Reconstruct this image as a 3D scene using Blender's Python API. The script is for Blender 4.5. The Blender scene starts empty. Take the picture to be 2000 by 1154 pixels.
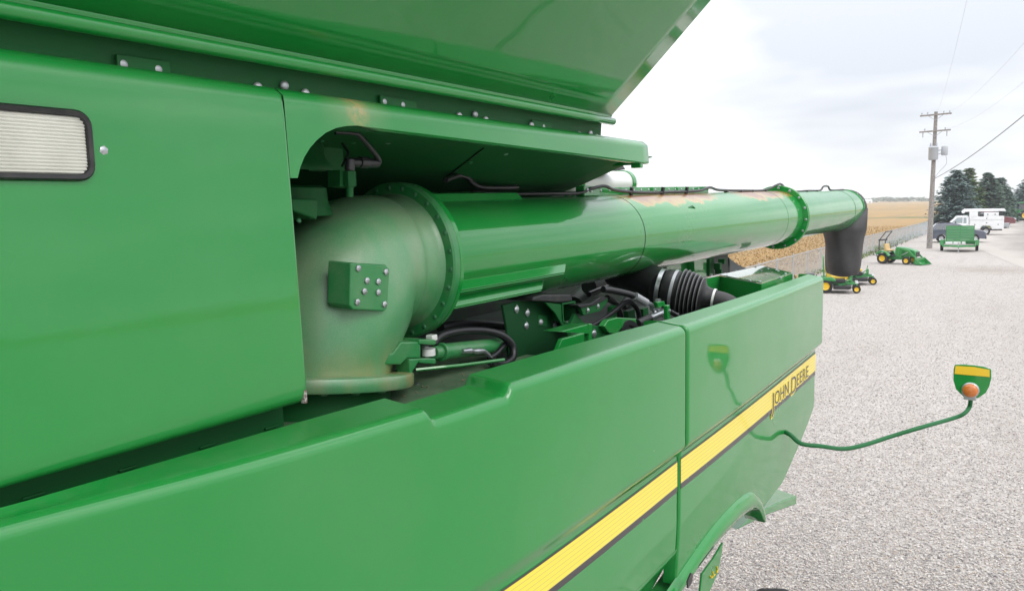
import bpy, bmesh, math, random
import numpy as np
from mathutils import Vector, Matrix

random.seed(7)
rng = np.random.default_rng(7)
rad = math.radians
SC = bpy.context.scene
COL = SC.collection

# ------------------------------------------------------------------ camera
CAM_H, FPX = 3.9, 1525.0
R3 = (Matrix.Rotation(rad(33.0), 3, 'Z') @ Matrix.Rotation(rad(90 - 6.4), 3, 'X') @ Matrix.Rotation(rad(-1.3), 3, 'Z'))
cam_d = bpy.data.cameras.new('camera'); cam = bpy.data.objects.new('camera', cam_d); COL.objects.link(cam)
cam.matrix_world = Matrix.Translation((0, 0, CAM_H)) @ R3.to_4x4()
cam_d.sensor_width = 36.0; cam_d.lens = FPX / 2000 * 36.0
cam_d.clip_start = 0.05; cam_d.clip_end = 6000
SC.camera = cam

# ------------------------------------------------------------------ world (overcast daylight)
SUN_EL, SUN_AZ = rad(42), rad(112)            # azimuth clockwise from +Y
w = bpy.data.worlds.new('World'); SC.world = w; w.use_nodes = True
nt = w.node_tree; nt.nodes.clear()
def N(t, **k):
    n = nt.nodes.new(t)
    for a, b in k.items(): setattr(n, a, b)
    return n
out = N('ShaderNodeOutputWorld'); bg = N('ShaderNodeBackground'); bg.inputs['Strength'].default_value = 0.12
sky = N('ShaderNodeTexSky', sky_type='NISHITA'); sky.sun_disc = False
sky.sun_elevation = SUN_EL; sky.sun_rotation = SUN_AZ; sky.dust_density = 3.0; sky.altitude = 200
SKY_OFF = (1.3, .1, .2)
tc = N('ShaderNodeTexCoord'); mp = N('ShaderNodeMapping'); mp.inputs['Scale'].default_value = (1.0, 1.0, 4.0); mp.inputs['Rotation'].default_value = (0, 0, rad(20)); mp.inputs['Location'].default_value = SKY_OFF
noi = N('ShaderNodeTexNoise'); noi.inputs['Scale'].default_value = 1.7; noi.inputs['Detail'].default_value = 4; noi.inputs['Roughness'].default_value = .5
ramp = N('ShaderNodeValToRGB')
ramp.color_ramp.elements[0].position = .36; ramp.color_ramp.elements[0].color = (.79, .83, .905, 1)
ramp.color_ramp.elements[1].position = .62; ramp.color_ramp.elements[1].color = (1.42, 1.43, 1.44, 1)
sc_ = N('ShaderNodeVectorMath', operation='SCALE'); sepz = N('ShaderNodeSeparateXYZ'); zc = N('ShaderNodeClamp'); mad = N('ShaderNodeMath', operation='MULTIPLY_ADD'); mad.inputs[1].default_value = 1.45 * 6.3; mad.inputs[2].default_value = 6.3   # overcast: zenith brighter than horizon
mix = N('ShaderNodeMix', data_type='RGBA'); mix.inputs['Factor'].default_value = .95
L = nt.links.new
L(tc.outputs['Generated'], sepz.inputs[0]); L(sepz.outputs[2], zc.inputs[0]); L(zc.outputs[0], mad.inputs[0]); L(mad.outputs[0], sc_.inputs['Scale'])
L(tc.outputs['Generated'], mp.inputs['Vector']); L(mp.outputs[0], noi.inputs['Vector'])
L(noi.outputs[0], ramp.inputs[0]); L(ramp.outputs[0], sc_.inputs[0])
L(sky.outputs[0], mix.inputs[6]); L(sc_.outputs[0], mix.inputs[7])
L(mix.outputs[2], bg.inputs['Color']); L(bg.outputs[0], out.inputs['Surface'])

sd = bpy.data.lights.new('sun', 'SUN'); sun = bpy.data.objects.new('sun', sd); COL.objects.link(sun)
sd.energy = 0.8; sd.angle = rad(25); sd.color = (1, .97, .92)
sdir = Vector((math.sin(SUN_AZ) * math.cos(SUN_EL), math.cos(SUN_AZ) * math.cos(SUN_EL), math.sin(SUN_EL)))
sun.rotation_euler = (-sdir).to_track_quat('-Z', 'Y').to_euler(); sun.location = (0, 0, 30)

SC.view_settings.view_transform = 'Standard'; SC.view_settings.look = 'None'
SC.view_settings.gamma = 1; SC.view_settings.exposure = 0.25; SC.view_settings.use_curve_mapping = False
SC.render.engine = 'CYCLES'
SC.cycles.max_bounces = 8; SC.cycles.transparent_max_bounces = 12; SC.cycles.volume_bounces = 2
SC.cycles.use_denoising = True

def at(px, py, X=None, Y=None, Z=None, d=None):
    """survey: the point where the sight line through a photo pixel meets a known plane of the place"""
    v = R3 @ Vector(((px - 1000) / FPX, (577 - py) / FPX, -1))
    if d is not None: t = d
    elif X is not None: t = X / v.x
    elif Y is not None: t = Y / v.y
    else: t = (Z - CAM_H) / v.z
    return Vector((0, 0, CAM_H)) + v * t

# ------------------------------------------------------------------ materials
def mat(name, col, rough=.5, metal=0, coat=0, coat_rough=.04, spec=.5, noise=None, bump=None, extra=None):
    """noise = (scale, colour2, low, high) ; bump = (scale, strength, distance)"""
    m = bpy.data.materials.new(name); m.use_nodes = True
    t = m.node_tree; b = t.nodes['Principled BSDF']
    b.inputs['Base Color'].default_value = (*col, 1); b.inputs['Roughness'].default_value = rough
    b.inputs['Metallic'].default_value = metal; b.inputs['Coat Weight'].default_value = coat
    b.inputs['Coat IOR'].default_value = 1.6; b.inputs['Coat Roughness'].default_value = coat_rough; b.inputs['Specular IOR Level'].default_value = spec
    if noise or bump or extra:
        g = t.nodes.new('ShaderNodeNewGeometry')
    cur = None
    if noise:
        nz = t.nodes.new('ShaderNodeTexNoise'); nz.inputs['Scale'].default_value = noise[0]; nz.inputs['Detail'].default_value = 6
        t.links.new(g.outputs['Position'], nz.inputs['Vector'])
        mr = t.nodes.new('ShaderNodeMapRange'); mr.inputs[1].default_value = noise[2]; mr.inputs[2].default_value = noise[3]
        t.links.new(nz.outputs[0], mr.inputs[0])
        mx = t.nodes.new('ShaderNodeMix'); mx.data_type = 'RGBA'
        mx.inputs[6].default_value = (*col, 1); mx.inputs[7].default_value = (*noise[1], 1)
        t.links.new(mr.outputs[0], mx.inputs[0]); t.links.new(mx.outputs[2], b.inputs['Base Color'])
        cur = mx.outputs[2]
    if bump:
        n2 = t.nodes.new('ShaderNodeTexNoise'); n2.inputs['Scale'].default_value = bump[0]; n2.inputs['Detail'].default_value = 4
        t.links.new(g.outputs['Position'], n2.inputs['Vector'])
        bp = t.nodes.new('ShaderNodeBump'); bp.inputs['Strength'].default_value = bump[1]; bp.inputs['Distance'].default_value = bump[2]
        t.links.new(n2.outputs[0], bp.inputs['Height']); t.links.new(bp.outputs[0], b.inputs['Normal'])
        t.links.new(bp.outputs[0], b.inputs['Coat Normal'])
    if extra: extra(t, b, g, cur)
    return m

def overlay(t, b, cur, fac_out, col, rough=None):
    """mix another colour over the current base colour by a factor socket"""
    mx = t.nodes.new('ShaderNodeMix'); mx.data_type = 'RGBA'
    if cur is None: mx.inputs[6].default_value = b.inputs['Base Color'].default_value
    else: t.links.new(cur, mx.inputs[6])
    if isinstance(col, tuple): mx.inputs[7].default_value = (*col, 1)
    else: t.links.new(col, mx.inputs[7])
    t.links.new(fac_out, mx.inputs[0]); t.links.new(mx.outputs[2], b.inputs['Base Color'])
    return mx.outputs[2]
def mnode(t, op, a, b=None, clamp=False):
    n = t.nodes.new('ShaderNodeMath'); n.operation = op; n.use_clamp = clamp
    for i, x in enumerate((a, b)):
        if x is None: continue
        if isinstance(x, (int, float)): n.inputs[i].default_value = x
        else: t.links.new(x, n.inputs[i])
    return n.outputs[0]
def rng_node(t, x, a, b):
    n = t.nodes.new('ShaderNodeMapRange'); n.inputs[1].default_value = a; n.inputs[2].default_value = b
    t.links.new(x, n.inputs[0]); return n.outputs[0]
def noise_node(t, g, scale, detail=5, vec=None, stretch=None):
    n = t.nodes.new('ShaderNodeTexNoise'); n.inputs['Scale'].default_value = scale; n.inputs['Detail'].default_value = detail
    src = g.outputs['Position'] if vec is None else vec
    if stretch:
        mpn = t.nodes.new('ShaderNodeMapping'); mpn.inputs['Scale'].default_value = stretch
        t.links.new(src, mpn.inputs['Vector']); src = mpn.outputs[0]
    t.links.new(src, n.inputs['Vector']); return n.outputs[0]
def sep(t, s):
    n = t.nodes.new('ShaderNodeSeparateXYZ'); t.links.new(s, n.inputs[0]); return n.outputs

GREEN = (.008, .228, .036)
def specks(t, b, g, cur):
    # sparse dust specks and hazy film on real paint
    v = t.nodes.new('ShaderNodeTexVoronoi'); v.inputs['Scale'].default_value = 9; t.links.new(g.outputs['Position'], v.inputs['Vector'])
    f = mnode(t, 'MULTIPLY', mnode(t, 'LESS_THAN', v.outputs['Distance'], .018), mnode(t, 'GREATER_THAN', sep(t, v.outputs['Color'])[0], .6))
    cur = overlay(t, b, cur, mnode(t, 'MULTIPLY', f, .5), (.45, .5, .4))
    film = rng_node(t, noise_node(t, g, 1.3, 6), .45, .75)
    cur = overlay(t, b, cur, mnode(t, 'MULTIPLY', film, .07), (.35, .36, .28))
    up = rng_node(t, sep(t, g.outputs['Normal'])[2], .6, 1.0)
    d = mnode(t, 'MULTIPLY', up, rng_node(t, noise_node(t, g, 30, 6), .35, .8))
    overlay(t, b, cur, mnode(t, 'MULTIPLY', d, .09), (.33, .31, .25))
    r = rng_node(t, noise_node(t, g, 2.2, 5), .2, .8)
    rr = t.nodes.new('ShaderNodeMapRange'); rr.inputs[3].default_value = .24; rr.inputs[4].default_value = .42
    t.links.new(r, rr.inputs[0]); t.links.new(rr.outputs[0], b.inputs['Roughness'])
    t.links.new(mnode(t, 'ADD', mnode(t, 'MULTIPLY', up, .26), .045), b.inputs['Coat Roughness'])   # settled dust dulls what faces up
M = {}
M['paint'] = mat('green_paint', GREEN, .4, coat=1, coat_rough=.05, spec=.08, bump=(7, .10, .004), extra=specks)
M['paint_shaded'] = mat('green_paint_shaded', (.009, .098, .024), .55, spec=.2, noise=(6, (.02, .09, .03), .5, .8))  # same green darkened: the shade of recesses is put into the colour
def dusty(amount, lo, hi, dcol=(.30, .32, .23)):
    def f(t, b, g, cur):
        up = rng_node(t, sep(t, g.outputs['Normal'])[2], -.3, 1.0)
        n = rng_node(t, noise_node(t, g, 14, 8), lo, hi)
        fine = rng_node(t, noise_node(t, g, 260, 3), .3, .7)
        s = mnode(t, 'ADD', mnode(t, 'MULTIPLY', n, .75), mnode(t, 'MULTIPLY', up, .35))
        s = mnode(t, 'MULTIPLY', s, mnode(t, 'ADD', mnode(t, 'MULTIPLY', fine, .6), .4))
        c = overlay(t, b, cur, mnode(t, 'MULTIPLY', s, amount, True), dcol)
        return c
    return f
def elbow_dirt(t, b, g, cur):
    c = dusty(.50, -.05, .95, (.37, .44, .30))(t, b, g, cur)
    px = sep(t, g.outputs['Position'])
    low = mnode(t, 'MULTIPLY', rng_node(t, px[2], 3.52, 3.36), rng_node(t, noise_node(t, g, 11, 8, stretch=(1, 1, .55)), .38, .62))
    c = overlay(t, b, c, mnode(t, 'MULTIPLY', low, .62, True), (.36, .27, .12))
    spot = mnode(t, 'MULTIPLY', mnode(t, 'MULTIPLY', rng_node(t, px[1], 1.80, 1.90), rng_node(t, px[1], 2.0, 1.92)), mnode(t, 'MULTIPLY', rng_node(t, px[2], 3.46, 3.39), rng_node(t, noise_node(t, g, 40, 6), .35, .6)))
    c = overlay(t, b, c, mnode(t, 'MULTIPLY', spot, .5, True), (.33, .16, .04))
    sm = mnode(t, 'MULTIPLY', rng_node(t, noise_node(t, g, 5, 8, stretch=(1, 1, .35)), .48, .66), .35)
    c = overlay(t, b, c, sm, (.33, .31, .22))
    top = mnode(t, 'MULTIPLY', rng_node(t, px[2], 3.87, 3.96), rng_node(t, noise_node(t, g, 120, 5), .32, .6))
    back = rng_node(t, px[1], 1.74, 1.50)
    top = mnode(t, 'ADD', top, mnode(t, 'MULTIPLY', mnode(t, 'MULTIPLY', back, rng_node(t, px[2], 3.68, 3.82)), .8), True)
    overlay(t, b, c, mnode(t, 'MULTIPLY', top, .7, True), (.17, .15, .135))
M['cast'] = mat('dusty_green_casting', (.02, .25, .075), .42, coat=.6, coat_rough=.3, bump=(420, .35, .0012), extra=elbow_dirt)
M['cast_clean'] = mat('green_casting', (.014, .20, .05), .42, coat=.2, coat_rough=.25, bump=(300, .2, .001), extra=dusty(.35, .4, .8))
M['dusty_deck'] = mat('dusty_deck_green', (.015, .10, .035), .6, extra=dusty(.55, .25, .7))
def rust_top(t, b, g, cur):
    specks(t, b, g, cur)
    cur2 = b.inputs['Base Color'].links[0].from_socket
    px = sep(t, g.outputs['Position']); nz = sep(t, g.outputs['Normal'])[2]
    edge = noise_node(t, g, 6, 7, stretch=(1, .8, 1))
    h = mnode(t, 'ADD', rng_node(t, nz, .60, 1.0), mnode(t, 'MULTIPLY', mnode(t, 'SUBTRACT', edge, .5), 1.8))
    y = px[1]
    win = mnode(t, 'MAXIMUM', mnode(t, 'MULTIPLY', rng_node(t, y, 3.65, 3.85), rng_node(t, y, 5.2, 4.8)),
                mnode(t, 'MULTIPLY', rng_node(t, y, 5.35, 5.7), rng_node(t, y, 6.75, 6.6)))
    f1 = mnode(t, 'MULTIPLY', rng_node(t, h, .38, .56), win)
    c = overlay(t, b, cur2, mnode(t, 'MULTIPLY', f1, .85), (.44, .26, .045))
    f2 = mnode(t, 'MULTIPLY', rng_node(t, h, .52, .85), win)
    c = overlay(t, b, c, mnode(t, 'MULTIPLY', f2, .85), (.20, .055, .010))
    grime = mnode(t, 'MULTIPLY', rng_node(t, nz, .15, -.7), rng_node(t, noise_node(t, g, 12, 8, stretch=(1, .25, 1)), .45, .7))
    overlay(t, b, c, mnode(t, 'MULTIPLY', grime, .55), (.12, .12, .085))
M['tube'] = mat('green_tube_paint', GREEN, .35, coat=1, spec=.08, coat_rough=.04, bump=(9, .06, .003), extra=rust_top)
def rust_guard(t, b, g, cur):
    specks(t, b, g, cur)
    cur2 = b.inputs['Base Color'].links[0].from_socket
    px = sep(t, g.outputs['Position'])
    dy = mnode(t, 'ABSOLUTE', mnode(t, 'SUBTRACT', px[1], 1.54))
    f = mnode(t, 'MULTIPLY', rng_node(t, dy, .05, .005), rng_node(t, px[2], 4.10, 4.155))
    f = mnode(t, 'MULTIPLY', f, rng_node(t, noise_node(t, g, 60, 6), .3, .6))
    c = overlay(t, b, cur2, mnode(t, 'MULTIPLY', f, .75), (.45, .28, .07))
    f3 = mnode(t, 'MULTIPLY', rng_node(t, dy, .14, .02), rng_node(t, px[2], 4.085, 4.16))
    overlay(t, b, c, mnode(t, 'MULTIPLY', f3, .25), (.5, .45, .3))
M['guard'] = mat('green_guard_paint', GREEN, .4, coat=1, coat_rough=.05, spec=.08, bump=(7, .10, .004), extra=rust_guard)
def stripe_tex(t, b, g, cur):
    # the printed film carries fine paler pinstripes along its length (attribute v runs 0..1 across it)
    a = t.nodes.new('ShaderNodeAttribute'); a.attribute_name = 'v'
    s = mnode(t, 'FRACT', mnode(t, 'MULTIPLY', a.outputs['Fac'], 6.0))
    f = mnode(t, 'GREATER_THAN', s, .80)
    overlay(t, b, cur, f, (.62, .52, .10))
M['stripe'] = mat('yellow_stripe_film', (.86, .68, .05), .3, coat=.4, extra=stripe_tex)
def black_chip(t, b, g, cur):
    f = rng_node(t, noise_node(t, g, 24, 6), .66, .70)
    overlay(t, b, cur, f, (.03, .2, .06))
M['stripe_black'] = mat('black_stripe_film', (.035, .033, .036), .35, coat=.3, extra=black_chip)
M['yellow'] = mat('yellow_paint', (.80, .52, .02), .4, coat=.3)
M['yellow_dull'] = mat('yellow_seat_vinyl', (.62, .42, .05), .5)
M['steel'] = mat('zinc_steel', (.48, .50, .52), .33, metal=.85, noise=(90, (.3, .31, .32), .5, .7))
M['steel_dull'] = mat('galvanised_steel', (.42, .43, .45), .5, metal=.6)
M['bolt_green'] = mat('painted_bolt', (.03, .15, .06), .4)
M['rubber'] = mat('black_rubber', (.014, .014, .016), .5, noise=(25, (.035, .034, .033), .5, .75))
M['hose'] = mat('black_hose', (.012, .012, .014), .38)
M['boot'] = mat('charcoal_boot_rubber', (.032, .031, .033), .62, noise=(5, (.05, .048, .05), .4, .7), bump=(16, .25, .01))
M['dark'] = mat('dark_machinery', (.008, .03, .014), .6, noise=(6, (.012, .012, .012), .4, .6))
M['black'] = mat('black_plastic', (.02, .02, .022), .32)
def lens_tex(t, b, g, cur):
    pass
M['lens'] = mat('clear_ribbed_lens', (.72, .72, .66), .12, spec=.6, noise=(7, (.52, .52, .46), .35, .75), coat=.6)
M['dark_green'] = mat('dark_green_shaded', (.006, .055, .016), .6, spec=.2)  # shade on the cradle plate put into a darker green
M['dark_arm'] = mat('dark_green_arm_paint', (.010, .12, .035), .45, spec=.3)
M['rib_glint'] = mat('rib_highlight_rubber', (.16, .16, .165), .4)  # paler rubber that stands for highlights on the bellows ribs
M['amber'] = mat('amber_lens', (.55, .15, .02), .15, coat=.6)
M['white'] = mat('white_paint', (.78, .79, .80), .35, coat=.4, noise=(3, (.66, .67, .68), .5, .8))
M['white_tank'] = mat('pale_tank_enamel', (.74, .74, .72), .3, coat=.5)
M['glass'] = mat('dark_window_glass', (.03, .04, .05), .05, spec=.8, coat=1)
M['glass_light'] = mat('pale_window_glass', (.22, .27, .28), .06, spec=.8, coat=1)
M['suv'] = mat('slate_blue_car_paint', (.085, .095, .135), .3, metal=.3, coat=1)
M['red_car'] = mat('dark_red_car_paint', (.17, .03, .04), .3, metal=.2, coat=1)
M['tyre'] = mat('tyre_rubber', (.018, .018, .019), .8)
M['alloy'] = mat('alloy_wheel', (.55, .56, .58), .35, metal=.6)
M['tail'] = mat('red_lamp_plastic', (.45, .02, .03), .2, coat=.5)
M['headlamp'] = mat('headlamp_plastic', (.65, .67, .7), .1, coat=1)
M['wood_pole'] = mat('weathered_pole_wood', (.30, .275, .26), .85, noise=(8, (.20, .18, .165), .4, .65))
M['transformer'] = mat('grey_transformer_enamel', (.40, .42, .45), .45)
M['wire'] = mat('power_cable', (.16, .16, .18), .6)
M['wire_thin'] = mat('aluminium_conductor', (.48, .49, .52), .6)
M['bark'] = mat('spruce_bark', (.10, .07, .05), .9)
M['chain'] = mat('galvanised_wire', (.47, .49, .51), .5, metal=.15)
M['tan'] = mat('tan_vinyl', (.55, .38, .17), .6)
M['tractor_green'] = mat('bright_green_paint', (.015, .22, .04), .35, coat=.6)

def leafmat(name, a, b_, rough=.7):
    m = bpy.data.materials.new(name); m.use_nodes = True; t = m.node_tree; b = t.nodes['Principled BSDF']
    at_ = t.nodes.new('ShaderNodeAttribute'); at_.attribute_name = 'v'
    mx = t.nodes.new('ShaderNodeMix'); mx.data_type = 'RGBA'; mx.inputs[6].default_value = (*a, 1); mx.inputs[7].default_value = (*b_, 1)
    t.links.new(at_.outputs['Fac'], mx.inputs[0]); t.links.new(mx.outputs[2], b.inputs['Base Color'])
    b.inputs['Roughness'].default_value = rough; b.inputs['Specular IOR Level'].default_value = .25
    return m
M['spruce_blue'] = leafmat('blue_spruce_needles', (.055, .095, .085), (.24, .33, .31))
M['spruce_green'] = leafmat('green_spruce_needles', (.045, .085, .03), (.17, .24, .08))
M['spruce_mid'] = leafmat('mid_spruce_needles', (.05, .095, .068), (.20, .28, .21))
M['soy'] = leafmat('ripe_soybean_leaves', (.27, .165, .062), (.40, .275, .115))
M['grass'] = leafmat('rough_grass', (.06, .11, .025), (.20, .24, .07))
M['tree_far'] = leafmat('far_tree_leaves', (.03, .055, .03), (.06, .09, .045))
def stonemat():
    m = bpy.data.materials.new('gravel_stones'); m.use_nodes = True; t = m.node_tree; b = t.nodes['Principled BSDF']
    at_ = t.nodes.new('ShaderNodeAttribute'); at_.attribute_name = 'v'
    r = t.nodes.new('ShaderNodeValToRGB'); e = r.color_ramp.elements
    e[0].position = 0; e[0].color = (0.206, 0.189, 0.187, 1); e[1].position = 1; e[1].color = (0.729, 0.677, 0.627, 1)
    for p, c in ((.2, (0.374, 0.353, 0.341, 1)), (.45, (0.505, 0.465, 0.435, 1)), (.62, (0.523, 0.425, 0.348, 1)), (.68, (0.541, 0.505, 0.480, 1))):
        x = e.new(p); x.color = c
    t.links.new(at_.outputs['Fac'], r.inputs[0]); t.links.new(r.outputs[0], b.inputs['Base Color']); b.inputs['Roughness'].default_value = .85
    return m
M['stone'] = stonemat()

def ground_mats():
    def gravel(t, b, g, cur):
        v = t.nodes.new('ShaderNodeTexVoronoi'); v.inputs['Scale'].default_value = 52; t.links.new(g.outputs['Position'], v.inputs['Vector'])
        cs = sep(t, v.outputs['Color'])
        r = t.nodes.new('ShaderNodeValToRGB'); e = r.color_ramp.elements
        e[0].position = 0; e[0].color = (0.207, 0.192, 0.189, 1); e[1].position = 1; e[1].color = (0.582, 0.540, 0.507, 1)
        for p, c in ((.2, (0.337, 0.315, 0.300, 1)), (.5, (0.421, 0.389, 0.364, 1)), (.64, (0.421, 0.355, 0.300, 1)), (.7, (0.444, 0.414, 0.389, 1))):
            x = e.new(p); x.color = c
        t.links.new(cs[0], r.inputs[0])
        c = overlay(t, b, None, mnode(t, 'ADD', 0, 1), r.outputs[0])
        crack = rng_node(t, v.outputs['Distance'], .25, .75)
        # broad patches of finer, browner fines worked in by tyres
        big = rng_node(t, noise_node(t, g, .16, 5, stretch=(1, .35, 1)), .45, .72)
        c = overlay(t, b, c, mnode(t, 'MULTIPLY', big, .6), (0.329, 0.289, 0.257))
        mid = rng_node(t, noise_node(t, g, 1.1, 6), .4, .75)
        c = overlay(t, b, c, mnode(t, 'MULTIPLY', mid, .25), (0.482, 0.451, 0.425))
        mid2 = rng_node(t, noise_node(t, g, 4.5, 6), .5, .8)
        c = overlay(t, b, c, mnode(t, 'MULTIPLY', mid2, .35), (0.314, 0.289, 0.271))
        tr = mnode(t, 'ABSOLUTE', mnode(t, 'SINE', mnode(t, 'MULTIPLY', mnode(t, 'ADD', sep(t, g.outputs['Position'])[0], mnode(t, 'MULTIPLY', noise_node(t, g, .05, 3), 9.0)), 1.7)))
        tf = mnode(t, 'MULTIPLY', rng_node(t, tr, .90, 1.0), rng_node(t, noise_node(t, g, .12, 4), .45, .65))
        c = overlay(t, b, c, mnode(t, 'MULTIPLY', tf, .4), (0.322, 0.285, 0.257))
        pp = sep(t, g.outputs['Position'])
        cx_, cy_ = at(1935, 527, Z=0).xy
        dd_ = mnode(t, 'ADD', mnode(t, 'POWER', mnode(t, 'MULTIPLY', mnode(t, 'SUBTRACT', pp[0], cx_), .42), 2.0), mnode(t, 'POWER', mnode(t, 'MULTIPLY', mnode(t, 'SUBTRACT', pp[1], cy_), .30), 2.0))
        df = mnode(t, 'ADD', mnode(t, 'SUBTRACT', 1.15, dd_), mnode(t, 'MULTIPLY', mnode(t, 'SUBTRACT', noise_node(t, g, .7, 6, stretch=(.5, 1.6, 1)), .5), 3.0))
        c = overlay(t, b, c, mnode(t, 'MULTIPLY', rng_node(t, df, .1, 1.3), .55), (0.243, 0.200, 0.164))
        far = mnode(t, 'MULTIPLY', rng_node(t, pp[1], 42, 75), rng_node(t, noise_node(t, g, .25, 6, stretch=(.6, 1.2, 1)), .3, .7))
        c = overlay(t, b, c, mnode(t, 'MULTIPLY', far, .55), (0.373, 0.325, 0.280))
        bp = t.nodes.new('ShaderNodeBump'); bp.inputs['Strength'].default_value = .8; bp.inputs['Distance'].default_value = .012; bp.invert = True
        t.links.new(v.outputs['Distance'], bp.inputs['Height']); t.links.new(bp.outputs[0], b.inputs['Normal'])
    M['gravel'] = mat('gravel_yard', (.5, .48, .46), .9, extra=gravel)
    def drive(t, b, g, cur):
        c = overlay(t, b, cur, rng_node(t, noise_node(t, g, 60, 4), .35, .7), (0.311, 0.285, 0.266))
        n = rng_node(t, noise_node(t, g, .5, 6, stretch=(1, .2, 1)), .35, .7)
        c = overlay(t, b, c, mnode(t, 'MULTIPLY', n, .5), (0.200, 0.181, 0.167))
        a_ = t.nodes.new('ShaderNodeAttribute'); a_.attribute_name = 'v'
        e = mnode(t, 'ADD', a_.outputs['Fac'], mnode(t, 'MULTIPLY', mnode(t, 'SUBTRACT', noise_node(t, g, .45, 6, stretch=(1, .4, 1)), .5), 1.4))
        overlay(t, b, c, rng_node(t, e, 1.0, .32), (.405, .37, .335))
    M['drive'] = mat('packed_driveway', (.29, .255, .23), .9, extra=drive)
    def field(t, b, g, cur):
        rows = noise_node(t, g, .35, 6, stretch=(1.0, .06, 1))
        c = overlay(t, b, cur, rng_node(t, rows, .35, .7), (0.262, 0.180, 0.095))
        n = rng_node(t, noise_node(t, g, .02, 6, stretch=(.3, 1.0, 1)), .45, .62)
        c = overlay(t, b, c, mnode(t, 'MULTIPLY', n, .5), (0.236, 0.164, 0.079))
        f = rng_node(t, noise_node(t, g, 2.6, 6), .4, .75)
        c = overlay(t, b, c, mnode(t, 'MULTIPLY', f, .5), (0.354, 0.256, 0.112))
        f = rng_node(t, noise_node(t, g, .9, 6), .60, .75)
        overlay(t, b, c, mnode(t, 'MULTIPLY', f, .45), (0.171, 0.157, 0.046))
    M['field'] = mat('ripe_soybean_field', (.36, .215, .075), .95, bump=(3, .6, .1), extra=field)
    def grass(t, b, g, cur):
        overlay(t, b, cur, rng_node(t, noise_node(t, g, .8, 6), .4, .7), (.17, .15, .05))
    M['verge'] = mat('grass_verge', (.075, .125, .03), .95, extra=grass)
ground_mats()

# ------------------------------------------------------------------ mesh tools
def frame_z(n):
    n = Vector(n).normalized()
    a = Vector((0, 0, 1)) if abs(n.z) < .9 else Vector((0, 1, 0))
    u = a.cross(n).normalized(); v = n.cross(u)
    return u, v, n

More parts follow.
